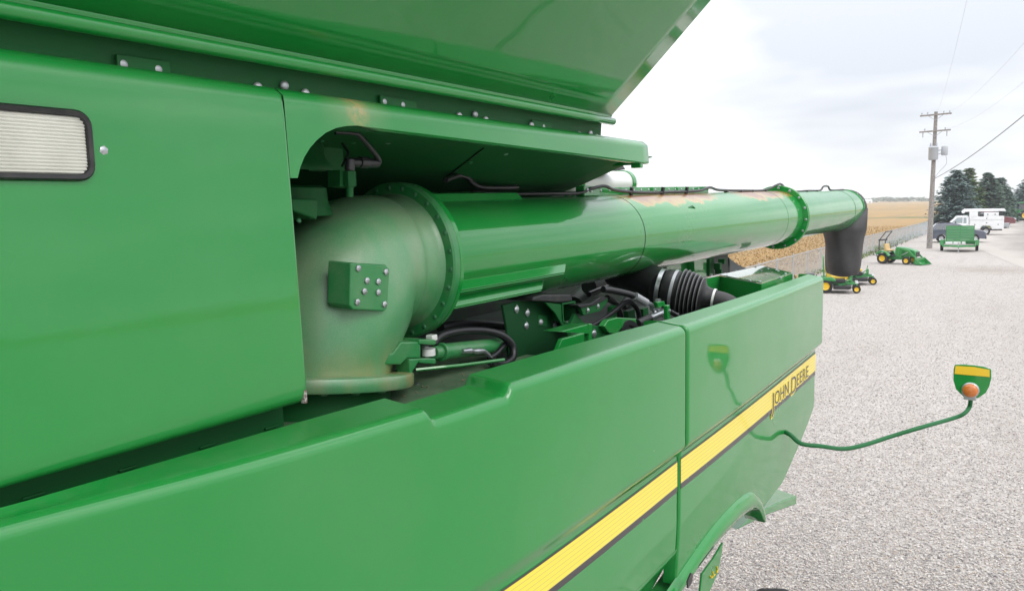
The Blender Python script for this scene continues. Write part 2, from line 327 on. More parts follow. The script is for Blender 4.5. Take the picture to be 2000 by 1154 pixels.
class MB:
    def __init__(s): s.v = []; s.f = []; s.attr = None
    def add(s, vs, fs):
        k = len(s.v); s.v += [Vector(p) for p in vs]; s.f += [tuple(i + k for i in q) for q in fs]; return s
    def box(s, c, d, rz=0, rot=None):
        c = Vector(c); hx, hy, hz = d[0] / 2, d[1] / 2, d[2] / 2
        m = rot if rot is not None else Matrix.Rotation(rz, 3, 'Z')
        vs = [c + m @ Vector((x * hx, y * hy, z * hz)) for x in (-1, 1) for y in (-1, 1) for z in (-1, 1)]
        return s.add(vs, [(0, 1, 3, 2), (4, 6, 7, 5), (0, 4, 5, 1), (2, 3, 7, 6), (0, 2, 6, 4), (1, 5, 7, 3)])
    def cyl(s, p0, p1, r0, r1=None, n=16, caps=True):
        p0, p1 = Vector(p0), Vector(p1); r1 = r0 if r1 is None else r1
        u, v, _ = frame_z(p1 - p0)
        vs = []
        for p, r in ((p0, r0), (p1, r1)):
            vs += [p + r * (math.cos(2 * math.pi * i / n) * u + math.sin(2 * math.pi * i / n) * v) for i in range(n)]
        fs = [(i, (i + 1) % n, n + (i + 1) % n, n + i) for i in range(n)]
        if caps: fs += [tuple(range(n))[::-1], tuple(range(n, 2 * n))]
        return s.add(vs, fs)
    def lathe(s, prof, o, axis, n=32, close=False):
        o = Vector(o); u, v, a = frame_z(axis)
        vs = []; m = len(prof)
        for r, h in prof:
            vs += [o + a * h + r * (math.cos(2 * math.pi * i / n) * u + math.sin(2 * math.pi * i / n) * v) for i in range(n)]
        fs = []
        for k in range(m if close else m - 1):
            k2 = (k + 1) % m
            fs += [(k * n + i, k * n + (i + 1) % n, k2 * n + (i + 1) % n, k2 * n + i) for i in range(n)]
        return s.add(vs, fs)
    def disc(s, o, axis, r, n=24):
        u, v, a = frame_z(axis); o = Vector(o)
        return s.add([o + r * (math.cos(2 * math.pi * i / n) * u + math.sin(2 * math.pi * i / n) * v) for i in range(n)], [tuple(range(n))])
    def tube(s, path, r, n=8, closed_ends=True):
        pts = [Vector(p) for p in path]
        rs = r if isinstance(r, (list, tuple)) else [r] * len(pts)
        t = (pts[1] - pts[0]).normalized(); u, v, _ = frame_z(t)
        vs = []
        for i, p in enumerate(pts):
            t2 = (pts[min(i + 1, len(pts) - 1)] - pts[max(i - 1, 0)]).normalized()
            q = t.rotation_difference(t2); u = q @ u; v = q @ v; t = t2
            vs += [p + rs[i] * (math.cos(2 * math.pi * k / n) * u + math.sin(2 * math.pi * k / n) * v) for k in range(n)]
        fs = []
        for i in range(len(pts) - 1):
            fs += [(i * n + k, i * n + (k + 1) % n, (i + 1) * n + (k + 1) % n, (i + 1) * n + k) for k in range(n)]
        if closed_ends: fs += [tuple(range(n))[::-1], tuple(range((len(pts) - 1) * n, len(pts) * n))]
        return s.add(vs, fs)
    def prism(s, pts, ext):
        pts = [Vector(p) for p in pts]; e = Vector(ext); n = len(pts)
        fs = [tuple(range(n)), tuple(range(2 * n - 1, n - 1, -1))] + [(i, n + i, n + (i + 1) % n, (i + 1) % n) for i in range(n)]
        return s.add(pts + [p + e for p in pts], fs)
    def grid(s, rows, wrap=False):
        n = len(rows[0]); vs = [p for r in rows for p in r]; fs = []
        for i in range(len(rows) - 1):
            for k in range(n if wrap else n - 1):
                k2 = (k + 1) % n
                fs.append((i * n + k, i * n + k2, (i + 1) * n + k2, (i + 1) * n + k))
        return s.add(vs, fs)
    def build(s, name, m, parent=None, smooth=50, bevel=0, solid=0, attr=None, label=None, recalc=True, origin=None, bsegs=2):
        vs = np.array([tuple(p) for p in s.v]); 
        base = OFF.get(parent.name, Vector()) if parent else Vector()
        if origin is None: c = Vector(((vs.min(0) + vs.max(0)) / 2).tolist())
        else: c = Vector(origin)
        me = bpy.data.meshes.new(name)
        me.from_pydata([tuple(Vector(p) - c) for p in s.v], [], s.f); me.update()
        if recalc:
            b = bmesh.new(); b.from_mesh(me); bmesh.ops.recalc_face_normals(b, faces=b.faces); b.to_mesh(me); b.free()
        if smooth:
            me.shade_smooth(); me.set_sharp_from_angle(angle=rad(smooth))
        if attr is not None:
            a = me.attributes.new('v', 'FLOAT', 'POINT'); a.data.foreach_set('value', np.asarray(attr, dtype=np.float32))
        if m is not None: me.materials.append(m)
        o = bpy.data.objects.new(name, me); COL.objects.link(o)
        o.location = c - base
        if parent: o.parent = parent
        OFF[o.name] = c
        if solid:
            md = o.modifiers.new('thickness', 'SOLIDIFY'); md.thickness = solid; md.offset = 0
        if bevel:
            md = o.modifiers.new('edges', 'BEVEL'); md.width = bevel; md.segments = bsegs; md.limit_method = 'ANGLE'; md.angle_limit = rad(40)
        if label: o['label'] = label
        return o
OFF = {}

def tag(o, label, cat, group=None, kind=None):
    if label: o['label'] = label
    if cat: o['category'] = cat
    if group: o['group'] = group
    if kind: o['kind'] = kind
    return o
def thing(name, label, cat, loc=(0, 0, 0), rz=0, group=None, local=False):
    o = bpy.data.objects.new(name, None); COL.objects.link(o); o.location = loc; o.rotation_euler = (0, 0, rz)
    o.empty_display_size = .2
    OFF[o.name] = Vector() if local else Vector(loc)
    return tag(o, label, cat, group)
def struct(name, mb, m, **k):
    o = mb.build(name, m, **k); o['kind'] = 'structure'; return o
def stuff(name, v, f, m, attr=None, parent=None, kind='stuff', smooth=0):
    me = bpy.data.meshes.new(name)
    v = np.asarray(v, dtype=np.float32); f = np.asarray(f, dtype=np.int32)
    me.vertices.add(len(v)); me.vertices.foreach_set('co', v.ravel())
    k = f.shape[1]
    me.loops.add(f.size); me.loops.foreach_set('vertex_index', f.ravel())
    me.polygons.add(len(f)); me.polygons.foreach_set('loop_start', np.arange(0, f.size, k, dtype=np.int32))
    me.update(calc_edges=True)
    if attr is not None:
        a = me.attributes.new('v', 'FLOAT', 'POINT'); a.data.foreach_set('value', np.asarray(attr, dtype=np.float32))
    me.materials.append(m)
    o = bpy.data.objects.new(name, me); COL.objects.link(o)
    if parent: o.parent = parent
    if kind: o['kind'] = kind
    OFF[o.name] = Vector()
    return o

# fasteners share mesh data
def _bolt_mesh(name, m, hexn=6, washer=True, dome=False):
    mb = MB()
    if washer: mb.cyl((0, 0, 0), (0, 0, .25), 1.45, n=14)
    if dome: mb.lathe([(1.15, .2), (1.1, .5), (.8, .85), (.4, 1.0), (.001, 1.03)], (0, 0, 0), (0, 0, 1), 12)
    else:
        mb.cyl((0, 0, .25), (0, 0, .95), 1.0, n=6); mb.cyl((0, 0, .95), (0, 0, 1.08), .88, .7, n=12)
    o = mb.build(name, m); me = o.data
    bpy.data.objects.remove(o); return me
BOLT = {'steel': _bolt_mesh('bolt', M['steel']), 'green': _bolt_mesh('bolt', M['bolt_green']), 'dome': _bolt_mesh('bolt', M['steel_dull'], washer=False, dome=True),
        'gdome': _bolt_mesh('bolt', M['bolt_green'], washer=False, dome=True), 'greenhex': _bolt_mesh('bolt', M['cast_clean'])}
def bolt(p, n, r, parent, kind='steel', name='bolt'):
    o = bpy.data.objects.new(name, BOLT[kind]); COL.objects.link(o)
    q = Vector((0, 0, 1)).rotation_difference(Vector(n).normalized()) @ Matrix.Rotation(random.random() * 6, 3, 'Z').to_quaternion()
    o.rotation_mode = 'QUATERNION'; o.rotation_quaternion = q; o.scale = (r / 1.2,) * 3
    o.parent = parent; o.location = Vector(p) - OFF[parent.name]
    return o
def interp(tab, x):
    xs = [a for a, _ in tab]; ys = [b for _, b in tab]
    return float(np.interp(x, xs, ys))
def spline(tab, x):
    # smooth (Catmull-Rom) interpolation of a table
    xs = [a for a, _ in tab]
    i = max(0, min(len(tab) - 2, next((k for k in range(len(tab) - 1) if x <= xs[k + 1]), len(tab) - 2)))
    x0, y0 = tab[i]; x1, y1 = tab[i + 1]; h = x1 - x0; t = (x - x0) / h
    def sl(k):
        a = tab[max(0, k - 1)]; b = tab[min(len(tab) - 1, k + 1)]; return (b[1] - a[1]) / (b[0] - a[0])
    m0, m1 = sl(i) * h, sl(i + 1) * h
    return (2 * t**3 - 3 * t**2 + 1) * y0 + (t**3 - 2 * t**2 + t) * m0 + (-2 * t**3 + 3 * t**2) * y1 + (t**3 - t**2) * m1
def curve(pts, n=6):
    P_ = [Vector(p) for p in pts]; res = []
    for i in range(len(P_) - 1):
        a = P_[max(0, i - 1)]; b = P_[i]; c = P_[i + 1]; d = P_[min(len(P_) - 1, i + 2)]
        for k in range(n):
            t = k / n
            res.append(.5 * ((2 * b) + (c - a) * t + (2 * a - 5 * b + 4 * c - d) * t * t + (3 * b - a - 3 * c + d) * t**3))
    res.append(P_[-1]); return res

#@@STRUCTURE
# ------------------------------------------------------------------ ground, field, yard
def sheet(name, pts, z, m):
    return struct(name, MB().add([(x, y, z) for x, y in pts], [tuple(range(len(pts)))]), m, smooth=0, recalc=False)
sheet('field', [(-2500, -300), (1500, -300), (1500, 4500), (-2500, 4500)], -.012, M['field'])
sheet('gravel_yard', [(-9.2, -160), (320, -160), (320, 118), (40, 125), (8, 122), (-2.2, 118), (-6.2, 108), (-9.0, 100)], -.004, M['gravel'])
dv = [tuple(at(px, py, Z=0).xy) for px, py in ((2090, 545), (2040, 537), (2000, 524), (1965, 510), (1935, 497), (1908, 484), (1898, 472), (1915, 462), (1950, 452), (1962, 440), (1966, 431))] + [(4, 172), (22, 165), (22, 60), (12, 44)]
dc = (6, 95); loops = []
for k, v in ((0, 0), (1, .5), (2, 1)):
    loops.append([(x + (dc[0] - x) * .17 * k, y + (dc[1] - y) * .05 * k, .004) for x, y in dv])
mb = MB().grid(loops, wrap=True); mb.f.append(tuple(range(2 * len(dv), 3 * len(dv))))
struct('driveway', mb, M['drive'], smooth=0, recalc=False, attr=[v for v in (0, .5, 1) for _ in dv])
sheet('grass_verge', [(-13, 112), (-2.5, 118), (-1.6, 150), (-.4, 166), (2.6, 178), (40, 172), (40, 260), (-14, 260)], 0.0, M['verge'])
# grass waterway across the far field
ws = MB(); rows = []
for k in range(25):
    x = -44 + k * 1.7
    yc = 176 + (x + 44) * .30 + 2.5 * math.sin(x * .5); hw = .8 + 9 * (k / 24) ** 1.5 + 1.5 * math.sin(x * .9 + 1)
    rows.append([(x, yc - max(.4, hw), -.006), (x, yc + max(.4, hw), -.006)])
struct('grass_strip', ws.grid(rows), M['verge'], smooth=0, recalc=False)

def gravel_stones():
    n = 230000
    # scatter on the yard in front of and beside the machine; density falls with distance
    az = rng.uniform(rad(-23), rad(8), n)                   # angle from +Y towards +X
    d = 6.5 + 46 * rng.random(n) ** 3.0
    x = d * np.sin(az); y = d * np.cos(az)
    keep = (x > -8.5); x, y, d = x[keep], y[keep], d[keep]; n = len(x)
    sz = rng.uniform(.006, .0145, n) * (1 + .5 * (rng.random(n) < .08))
    th = rng.uniform(0, 6.28, n)
    octa = np.array([(1, 0, 0), (0, 1, 0), (-1, 0, 0), (0, -1, 0), (.2, .1, .8), (-.1, -.2, -.7)], dtype=np.float32)
    jit = rng.uniform(.65, 1.35, (n, 6, 3)).astype(np.float32)
    v = octa[None] * jit * sz[:, None, None]; v[:, :, 1] *= rng.uniform(.6, 1, n)[:, None]; v[:, :, 2] *= .8
    c, s_ = np.cos(th)[:, None], np.sin(th)[:, None]
    vx = v[:, :, 0] * c - v[:, :, 1] * s_ + x[:, None]; vy = v[:, :, 0] * s_ + v[:, :, 1] * c + y[:, None]
    vz = v[:, :, 2] + (sz * .25)[:, None]
    V = np.stack([vx, vy, vz], -1).reshape(-1, 3)
    fo = np.array([(0, 1, 4), (1, 2, 4), (2, 3, 4), (3, 0, 4), (1, 0, 5), (2, 1, 5), (3, 2, 5), (0, 3, 5)])
    Fc = (fo[None] + (np.arange(n) * 6)[:, None, None]).reshape(-1, 3)
    o = stuff('loose_gravel', V, Fc, M['stone'], np.repeat(rng.random(n), 6))
    tag(o, 'loose pale gravel stones lying over the yard', 'gravel')
gravel_stones()

def leaf_cloud(name, pos, size, m, label, cat, tilt=1.0, parent=None):
    n = len(pos)
    a = rng.uniform(0, 6.28, n); e = rng.uniform(-tilt, tilt, n)
    u = np.stack([np.cos(a) * np.cos(e), np.sin(a) * np.cos(e), np.sin(e)], -1)
    w_ = np.stack([-np.sin(a), np.cos(a), rng.uniform(-.6, .6, n)], -1)
    sz = size[:, None] if isinstance(size, np.ndarray) else size
    p0 = pos - u * sz; p1 = pos + w_ * sz * .55; p2 = pos + u * sz; p3 = pos - w_ * sz * .55
    V = np.stack([p0, p1, p2, p3], 1).reshape(-1, 3)
    Fc = (np.array([[0, 1, 2, 3]]) + (np.arange(n) * 4)[:, None])
    o = stuff(name, V, Fc, m, np.repeat(rng.random(n), 4), parent)
    if label: tag(o, label, cat)
    return o
# leafy top of the soybean crop just beyond the fence
n = 120000
yy = 14 + 95 * rng.random(n) ** 1.5; xx = -9.6 - rng.random(n) ** 1.3 * (6 + yy * .45)
row = np.round(xx / .38) * .38 + rng.normal(0, .10, n)
pos = np.stack([row, yy, .25 + .35 * rng.random(n) ** .6], -1)
leaf_cloud('soybean_crop', pos, rng.uniform(.035, .075, n), M['soy'], 'ripe golden soybean plants beyond the chain link fence', 'crop')
n = 4500
yy = 40 + 55 * rng.random(n) ** .7; xx = -9.0 + rng.normal(0, .22, n)
pos = np.stack([xx, yy, .04 + .22 * rng.random(n) ** 2 * (1 + (yy > 62))], -1)
leaf_cloud('fence_grass', pos, rng.uniform(.03, .10, n), M['grass'], 'weedy grass growing along the foot of the fence', 'grass', tilt=1.4)

# distant tree belt
n = 16000
ang = rng.uniform(rad(-60), rad(12), n); dd = rng.uniform(1150, 1400, n)
hh = 2.2 + 2.6 * np.abs(np.sin(ang * 37)) + 2.2 * np.abs(np.sin(ang * 91 + 1)) * (rng.random(n))
pos = np.stack([dd * np.sin(ang), dd * np.cos(ang), hh * rng.random(n) ** .55], -1)
tb = leaf_cloud('distant_treeline', pos, rng.uniform(1.8, 4.2, n), M['tree_far'], 'low hazy belt of trees along the horizon', 'treeline', tilt=.6)

def barn(px, py, d, L_, D_, H_, label):
    p = at(px, py, d=d); p.z = 0
    t = thing('farm_building', label, 'farm building', p, rad(33), local=True)
    MB().box((0, 0, H_ * .36), (L_, D_, H_ * .72)).build('wall', M['white'], t, smooth=0)
    MB().prism([(-L_ / 2 - .3, -D_ / 2 - .4, H_ * .7), (-L_ / 2 - .3, 0, H_ * 1.1), (-L_ / 2 - .3, D_ / 2 + .4, H_ * .7)], (L_ + .6, 0, 0)).build('roof', M['white'], t, smooth=0)
    MB().box((L_ * .2, -D_ / 2 - .04, H_ * .3), (L_ * .2, .08, H_ * .5)).build('door', M['steel_dull'], t, smooth=0)
barn(1693, 395, 900, 9.5, 7, 3.8, 'small white farm building on the horizon, nearer the hanging spout')
barn(1785, 393, 1100, 9, 7, 3.2, 'tiny white farm building on the horizon, close to the utility pole')

# ------------------------------------------------------------------ chain link fence
def fence():
    t = thing('chain_link_fence', 'grey chain link fence between the gravel yard and the ripe field', 'fence', (-8.9, 60, 0))
    def fx(y): return -8.95 + max(0, y - 60) * .014
    H_ = 1.35
    y = 14.5; posts = []
    while y < 101: posts.append(y); y += 3.0
    for i, y in enumerate(posts):
        x = fx(y)
        MB().cyl((x, y, -.1), (x, y, H_ + .03), .032, n=10).lathe([(.036, H_ + .03), (.03, H_ + .06), (.001, H_ + .075)], (x, y, 0), (0, 0, 1), 10).build('post', M['steel_dull'], t)
    MB().tube([(fx(y), y, H_ - .01 + .012 * math.sin(y * 2.1)) for y in np.arange(14.5, 100.6, 1.5)], .022, 8).build('top_rail', M['steel_dull'], t)
    V = []; Fc = []
    ys = np.arange(14.0, 100.0, .085)
    r = .0026; k = 0
    for y in ys:
        for sgn in (1, -1):
            y0, y1 = (y, y + 1.28) if sgn > 0 else (y + 1.28, y)
            for q in ((r, 0, 0), (-r, 0, 0), (0, r * 1.2, -r * 1.2 * sgn)):
                V.append((fx(y0) + .03 + q[0] + sgn * .002, y0 + q[1], .03 + q[2]))
            for q in ((r, 0, 0), (-r, 0, 0), (0, r * 1.2, -r * 1.2 * sgn)):
                V.append((fx(y1) + .03 + q[0] + sgn * .002, y1 + q[1], H_ - .03 + q[2]))
            Fc += [(k, k + 1, k + 4, k + 3), (k + 1, k + 2, k + 5, k + 4), (k + 2, k, k + 3, k + 5)]; k += 6
    o = stuff('wire_mesh', np.array(V) - np.array([-8.9, 60, 0]), Fc, M['chain'], parent=t)
fence()

# ------------------------------------------------------------------ utility pole and its lines
def pole():
    b = at(1815, 485, Z=0)
    t = thing('utility_pole', 'weathered wooden utility pole with two crossarms and grey transformers', 'utility pole', b)
    top = b + Vector((.12, 0, 10.5))
    f = Vector((1, -.06, 0)).normalized()          # crossarms lie about across the view
    def on(z): return b.lerp(top, z / 10.5)
    MB().cyl(b - Vector((0, 0, .2)), top, .21, .12, n=14).build('pole_shaft', M['wood_pole'], t)
    for z in (10.25, 9.02):
        c = on(z) + Vector((.0, -.14, 0))
        a = MB().prism([c - f * 1.08 + Vector((0, 0, -.06)), c + f * 1.08 + Vector((0, 0, -.03)), c + f * 1.08 + Vector((0, 0, .08)), c - f * 1.08 + Vector((0, 0, .05))], (0, -.1, 0)).build('crossarm', M['wood_pole'], t)
        for s_ in (-1, 1):
            MB().cyl(c + f * .5 * s_ - Vector((0, .05, .04)), on(z - .42) + Vector((0, -.16, 0)), .018, n=6).build('arm_brace', M['steel_dull'], a)
            for q in ((.95, .55) if z > 10 else (.70,)):
                pz = c + f * q * s_ - Vector((0, .05, 0))
                MB().lathe([(.02, .06), (.02, .12), (.06, .13), (.05, .19), (.06, .2), (.03, .25), (.001, .26)], pz, (0, 0, 1), 8).build('insulator', M['transformer'], a)
            if z < 10:
                pz = c + f * .82 * s_ - Vector((0, .06, .06))
                MB().cyl(pz, pz - Vector((0, 0, .38)), .045, .03, n=8).build('cutout', M['transformer'], a)
    c = on(7.32) + Vector((-.02, -.34, 0))
    tr = MB().lathe([(.001, -.52), (.29, -.5), (.34, -.42), (.34, .42), (.36, .45), (.29, .53), (.001, .58)], c, (0, 0, 1), 18).build('transformer_can', M['transformer'], t)
    for s_ in (-1, 1): MB().lathe([(.05, .5), (.08, .6), (.05, .64), (.07, .7), (.03, .82), (.001, .84)], c + f * .2 * s_, (0, 0, 1), 8).build('bushing', M['transformer'], tr)
    c2 = on(7.5) + f * .72 + Vector((0, -.1, 0))
    MB().lathe([(.001, -.36), (.2, -.34), (.23, -.28), (.23, .28), (.2, .34), (.001, .38)], c2, (0, 0, 1), 14).build('transformer_can', M['transformer'], t, label='smaller grey transformer on a side arm')
    MB().cyl(on(7.5), c2 + Vector((0, 0, .1)), .03, n=6).cyl(on(7.15), c2 - Vector((0, 0, .1)), .025, n=6).build('mount_arm', M['steel_dull'], t)
    MB().tube(curve([c2 + Vector((.1, 0, -.36)), c2 + Vector((.15, 0, -1.0)), on(5.9) + Vector((.4, 0, 0)), on(5.5) + Vector((.16, 0, 0))]), .012, 5).build('jumper_wire', M['wire'], t)
    # wires run from the pole towards the near right, overhead
    ends = [(on(5.4) + Vector((.1, 0, 0)), at(2010, 207, d=34), .022, 'thick service cable sagging from the utility pole towards upper right', .35),
            (on(9.02) + f * .8 + Vector((0, 0, .15)), at(2005, 140, d=30), .0045, 'thin wire from the lower crossarm, just above the service cable', .5),
            (on(10.25) + f * .95 + Vector((0, 0, .2)), at(2005, 62, d=28), .0045, 'thin wire from the right end of the upper crossarm', .5),
            (on(10.25) + f * .1 + Vector((0, 0, .3)), at(1886, -8, d=26), .0045, 'thin wire rising steepest above the pole top', .6)]
    for p, q, r, lab, sag in ends:
        q2 = p + (q - p) * 1.25
        pts = [p.lerp(q2, k / 24) - Vector((0, 0, sag * 4 * (k / 24) * (1 - k / 24))) for k in range(25)]
        tag(MB().tube(pts, r, 5).build('power_line', M['wire'] if r > .01 else M['wire_thin']), lab, 'power line', 'power lines from the pole')
pole()

# ------------------------------------------------------------------ spruces
def spruce(x, y, h, r, m, label, seed):
    rg = np.random.default_rng(seed)
    t = thing('spruce_tree', label, 'tree', (x, y, 0), rg.uniform(0, 6), 'spruces behind the parked vehicles', local=True)
    MB().cyl((0, 0, -.1), (0, 0, h * .95), .16 * h / 8, .02, n=8).build('trunk', M['bark'], t)
    V = []; Fc = []; A = []
    k = 0
    levels = int(h * 5.0)
    for i in range(levels):
        f = (i + .5) / levels
        z = .35 + f * (h - .5)
        rr = r * 1.12 * (1 - f) ** .60 * rg.uniform(.86, 1.08) + .22
        nb = int(10 + 16 * (1 - f))
        for b_ in range(nb):
            a = rg.uniform(0, 6.283); L_ = rr * rg.uniform(.72, 1.12)
            ca, sa = math.cos(a), math.sin(a)
            shade = rg.uniform(0, .5)
            segs = max(3, int(L_ / .26))
            for s_ in range(segs):
                u = (s_ + rg.random()) / segs
                if u < .12: continue
                px, pz = L_ * u, z + .22 * L_ * (u * u - 1.15 * u) - .05 * L_ + rg.normal(0, .04)
                ln = .46 * (1.25 - .5 * u) * rg.uniform(.7, 1.3); wd = ln * .62
                for sd_ in (-1, 0, 1):
                    a2 = a + sd_ * rg.uniform(.5, 1.0)
                    d = Vector((math.cos(a2), math.sin(a2), rg.uniform(-.45, .15))); n_ = Vector((-math.sin(a2), math.cos(a2), rg.uniform(-.5, .5)))
                    p = Vector((px * ca, px * sa, pz + rg.uniform(-.06, .06)))
                    q = [p - d * ln * .25, p + n_ * wd * .5 + d * ln * .2, p + d * ln, p - n_ * wd * .5 + d * ln * .2]
                    V += [tuple(c) for c in q]; Fc.append((k, k + 1, k + 2, k + 3)); k += 4
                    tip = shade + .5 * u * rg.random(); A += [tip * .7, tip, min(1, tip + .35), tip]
    stuff('crown', V, Fc, m, A, t, kind=None)
sp = [(1864, 441, 330, 46, 'spruce_blue', 'bluish spruce directly right of the utility pole, standing in front'),
      (1888, 438, 327, 34, 'spruce_green', 'yellow green spruce peeking out behind the bluish one'),
      (1926, 436, 336, 40, 'spruce_mid', 'tall dark green spruce behind the white truck'),
      (1950, 433, 346, 30, 'spruce_mid', 'narrower spruce close against the tall dark green one'),
      (1966, 430, 370, 27, 'spruce_blue', 'short bluish spruce in the gap right of the white truck'),
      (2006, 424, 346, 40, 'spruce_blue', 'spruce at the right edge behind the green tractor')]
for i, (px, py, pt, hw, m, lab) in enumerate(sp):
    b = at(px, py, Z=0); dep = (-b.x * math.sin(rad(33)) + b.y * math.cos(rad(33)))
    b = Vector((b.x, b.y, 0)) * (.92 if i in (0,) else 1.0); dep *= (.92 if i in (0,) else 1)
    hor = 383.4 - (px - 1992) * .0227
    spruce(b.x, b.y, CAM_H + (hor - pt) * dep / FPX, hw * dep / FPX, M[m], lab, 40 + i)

#@@COMBINE
# ------------------------------------------------------------------ the combine harvester
CB = thing('combine_harvester', 'huge green combine harvester with its unloading auger folded along the side', 'combine harvester', (-2.4, 2.8, 0))
XP = [(-1.2, -1.80), (-.4, -1.60), (.3, -1.435), (.57, -1.385), (1.0, -1.29), (1.5, -1.222), (2.0, -1.175), (3.0, -1.122), (4.0, -1.09), (5.3, -1.07), (5.6, -1.068)]
XI = [(-1.2, -1.70), (-.4, -1.57), (.3, -1.455), (.594, -1.430), (1.21, -1.395), (1.55, -1.367), (1.85, -1.345), (2.28, -1.316), (2.73, -1.28), (3.13, -1.234), (3.9, -1.20), (4.37, -1.186), (5.1, -1.175), (5.6, -1.17)]
ST = [(-1.5, 2.72), (1.8, 2.800), (3.07, 2.832), (5.5, 2.886)]          # top of the yellow stripe
SH = [(-1.5, .098), (1.8, .100), (3.1, .104), (5.5, .118)]              # its height
RD = [(-1.5, .004), (.8, .008), (1.8, .018), (3.0, .036), (5.5, .042)]  # step-in below the crease
def xpan(y): return spline(XP, y)
def ztop(y):
    def st(a, b): 
        u = min(1, max(0, (y - a) / (b - a))); return u * u * (3 - 2 * u)
    return 3.405 - .030 * (st(1.485, 1.515) - st(1.80, 1.83))
def x_low(y, z):
    """face of the lower panel at height z"""
    zc = interp(ST, y) + .05; rd = interp(RD, y)
    u = min(1, max(0, (zc + .032 - z) / .064)); u = u * u * (3 - 2 * u)
    return xpan(y) - rd * u - .03 * max(0, (2.55 - z)) / .5
def panel_rows(y, zb):
    zt = ztop(y); xo = xpan(y); xi = min(interp(XI, y), xo - .05)
    pts = [(xi, zt - .06), (xi, zt + .004), (xi + .006, zt + .011)]
    r = .034
    pts.append((xo - r - .004, zt))
    for k in range(1, 7):
        a = math.pi / 2 * k / 6
        pts.append((xo - r + r * math.sin(a), zt - r + r * math.cos(a)))
    zc = interp(ST, y) + .05
    zs = [zt - r - .03, 3.25, 3.12, 3.0, zc + .05] + [zc + .032 - .064 * k / 10 for k in range(11)] + [zc - .05, zc - .10, zc - .16, zc - .22]
    lo = zs[-1]
    zs += [lo + (zb - lo) * k / 5 for k in range(1, 6)]
    pts += [(x_low(y, z), z) for z in zs]
    return pts
def side_panel(y0, y1, n, zbf, label, rear=False):
    ys = sorted(set(list(np.linspace(y0, y1, n)) + [y0 + .008, y1 - .008]))
    if not rear: ys = sorted(set(ys + list(np.linspace(1.47, 1.53, 9)) + list(np.linspace(1.785, 1.845, 9))))
    rows = [[(x, y, z) for x, z in panel_rows(y, zbf(y))] for y in ys]
    # rounded return at both ends
    def ret(row, sgn):
        a = [(x - .004, y + sgn * .006, z) for x, y, z in row]
        b = [(x - .014 , y + sgn * .009, z) for x, y, z in row]
        c = [(x - .06, y + sgn * .010, z) for x, y, z in row]
        return a, b, c
    a, b, c = ret(rows[0], -1); rows = [c, b, a] + rows
    a, b, c = ret(rows[-1], 1); rows += [a, b, c]
    return MB().grid(rows)
zb_f = lambda y: interp([(-1.2, 2.415), (2.68, 2.426), (3.02, 2.444), (3.06, 2.444)], y)
fp = side_panel(-1.2, 3.014, 54, zb_f, '').build('side_panel', M['paint'], CB, smooth=50, label='long front side panel with a bowed face')
# tuck-under below the front panel towards the wheel arch
rows = []
for y in np.linspace(-1.2, 3.03, 30):
    zj = zb_f(y) + .002; k = interp([(-1.2, .05), (2.0, .06), (3.03, .10)], y)
    rows.append([(x_low(y, zj) + .001, y, zj), (x_low(y, zj) - .004, y, zj - .02), (x_low(y, zj) - k * .5, y - .02, zj - .09), (x_low(y, zj) - k, y - .06, zj - .20), (x_low(y, zj) - .35, y - .2, 1.7)])
MB().grid(rows).build('lower_skirt', M['paint'], CB, smooth=50)

# rear panel: its rear edge leans forward towards the bottom and the bottom edge carries the wheel-arch lip
def y_rear(z):
    if z > 2.53: return 5.44
    return interp([(2.10, 4.55), (2.21, 4.72), (2.36, 5.12), (2.46, 5.33), (2.53, 5.44)], z)
def zb_r(y):
    if y < 4.24: return interp([(3.0, 2.262), (3.2, 2.31), (3.44, 2.352), (3.62, 2.366), (3.8, 2.365), (3.95, 2.355), (4.07, 2.325), (4.17, 2.265), (4.24, 2.20)], y)
    if y < 4.72: return 2.185 + .025 * (y - 4.24) / .48
    return interp([(4.72, 2.21), (5.12, 2.36), (5.33, 2.46), (5.44, 2.53)], y)
rpn = side_panel(3.056, 5.43, 60, zb_r, '', rear=True).build('side_panel', M['paint'], CB, smooth=50, label='rear side panel reflecting the gravel yard')
# arch lip
LU = [(2.3, 2.11), (2.6, 2.20), (3.0, 2.285), (3.2, 2.332), (3.44, 2.376), (3.62, 2.392), (3.8, 2.394), (3.95, 2.384), (4.07, 2.355), (4.17, 2.30), (4.25, 2.235), (4.31, 2.165)]
rows = []
for y in np.linspace(2.3, 4.31, 60):
    u = max(0, min(1, (y - 4.0) / .31)); fl = 1 - .3 * u
    zb = spline(LU, y); w_ = interp([(2.3, .05), (3.1, .055), (3.65, .085), (4.0, .09), (4.31, .06)], y)
    x0 = x_low(y, max(zb, 2.2))
    rows.append([(x0 - .004, y, zb + .010), (x0 + .010 * fl, y, zb + .002), (x0 + .022 * fl, y, zb - .012), (x0 + .026 * fl, y, zb - w_ * .5), (x0 + .022 * fl, y, zb - w_ * .9), (x0 + .006, y, zb - w_), (x0 - .10, y, zb - w_ + .006)])
last = rows[-1]
rows.append([(x - .01, y + .012, z) for x, y, z in last]); rows.append([(x - .05, y + .02, z) for x, y, z in last])
MB().grid(rows).build('wheel_arch_lip', M['paint'], CB, smooth=60)
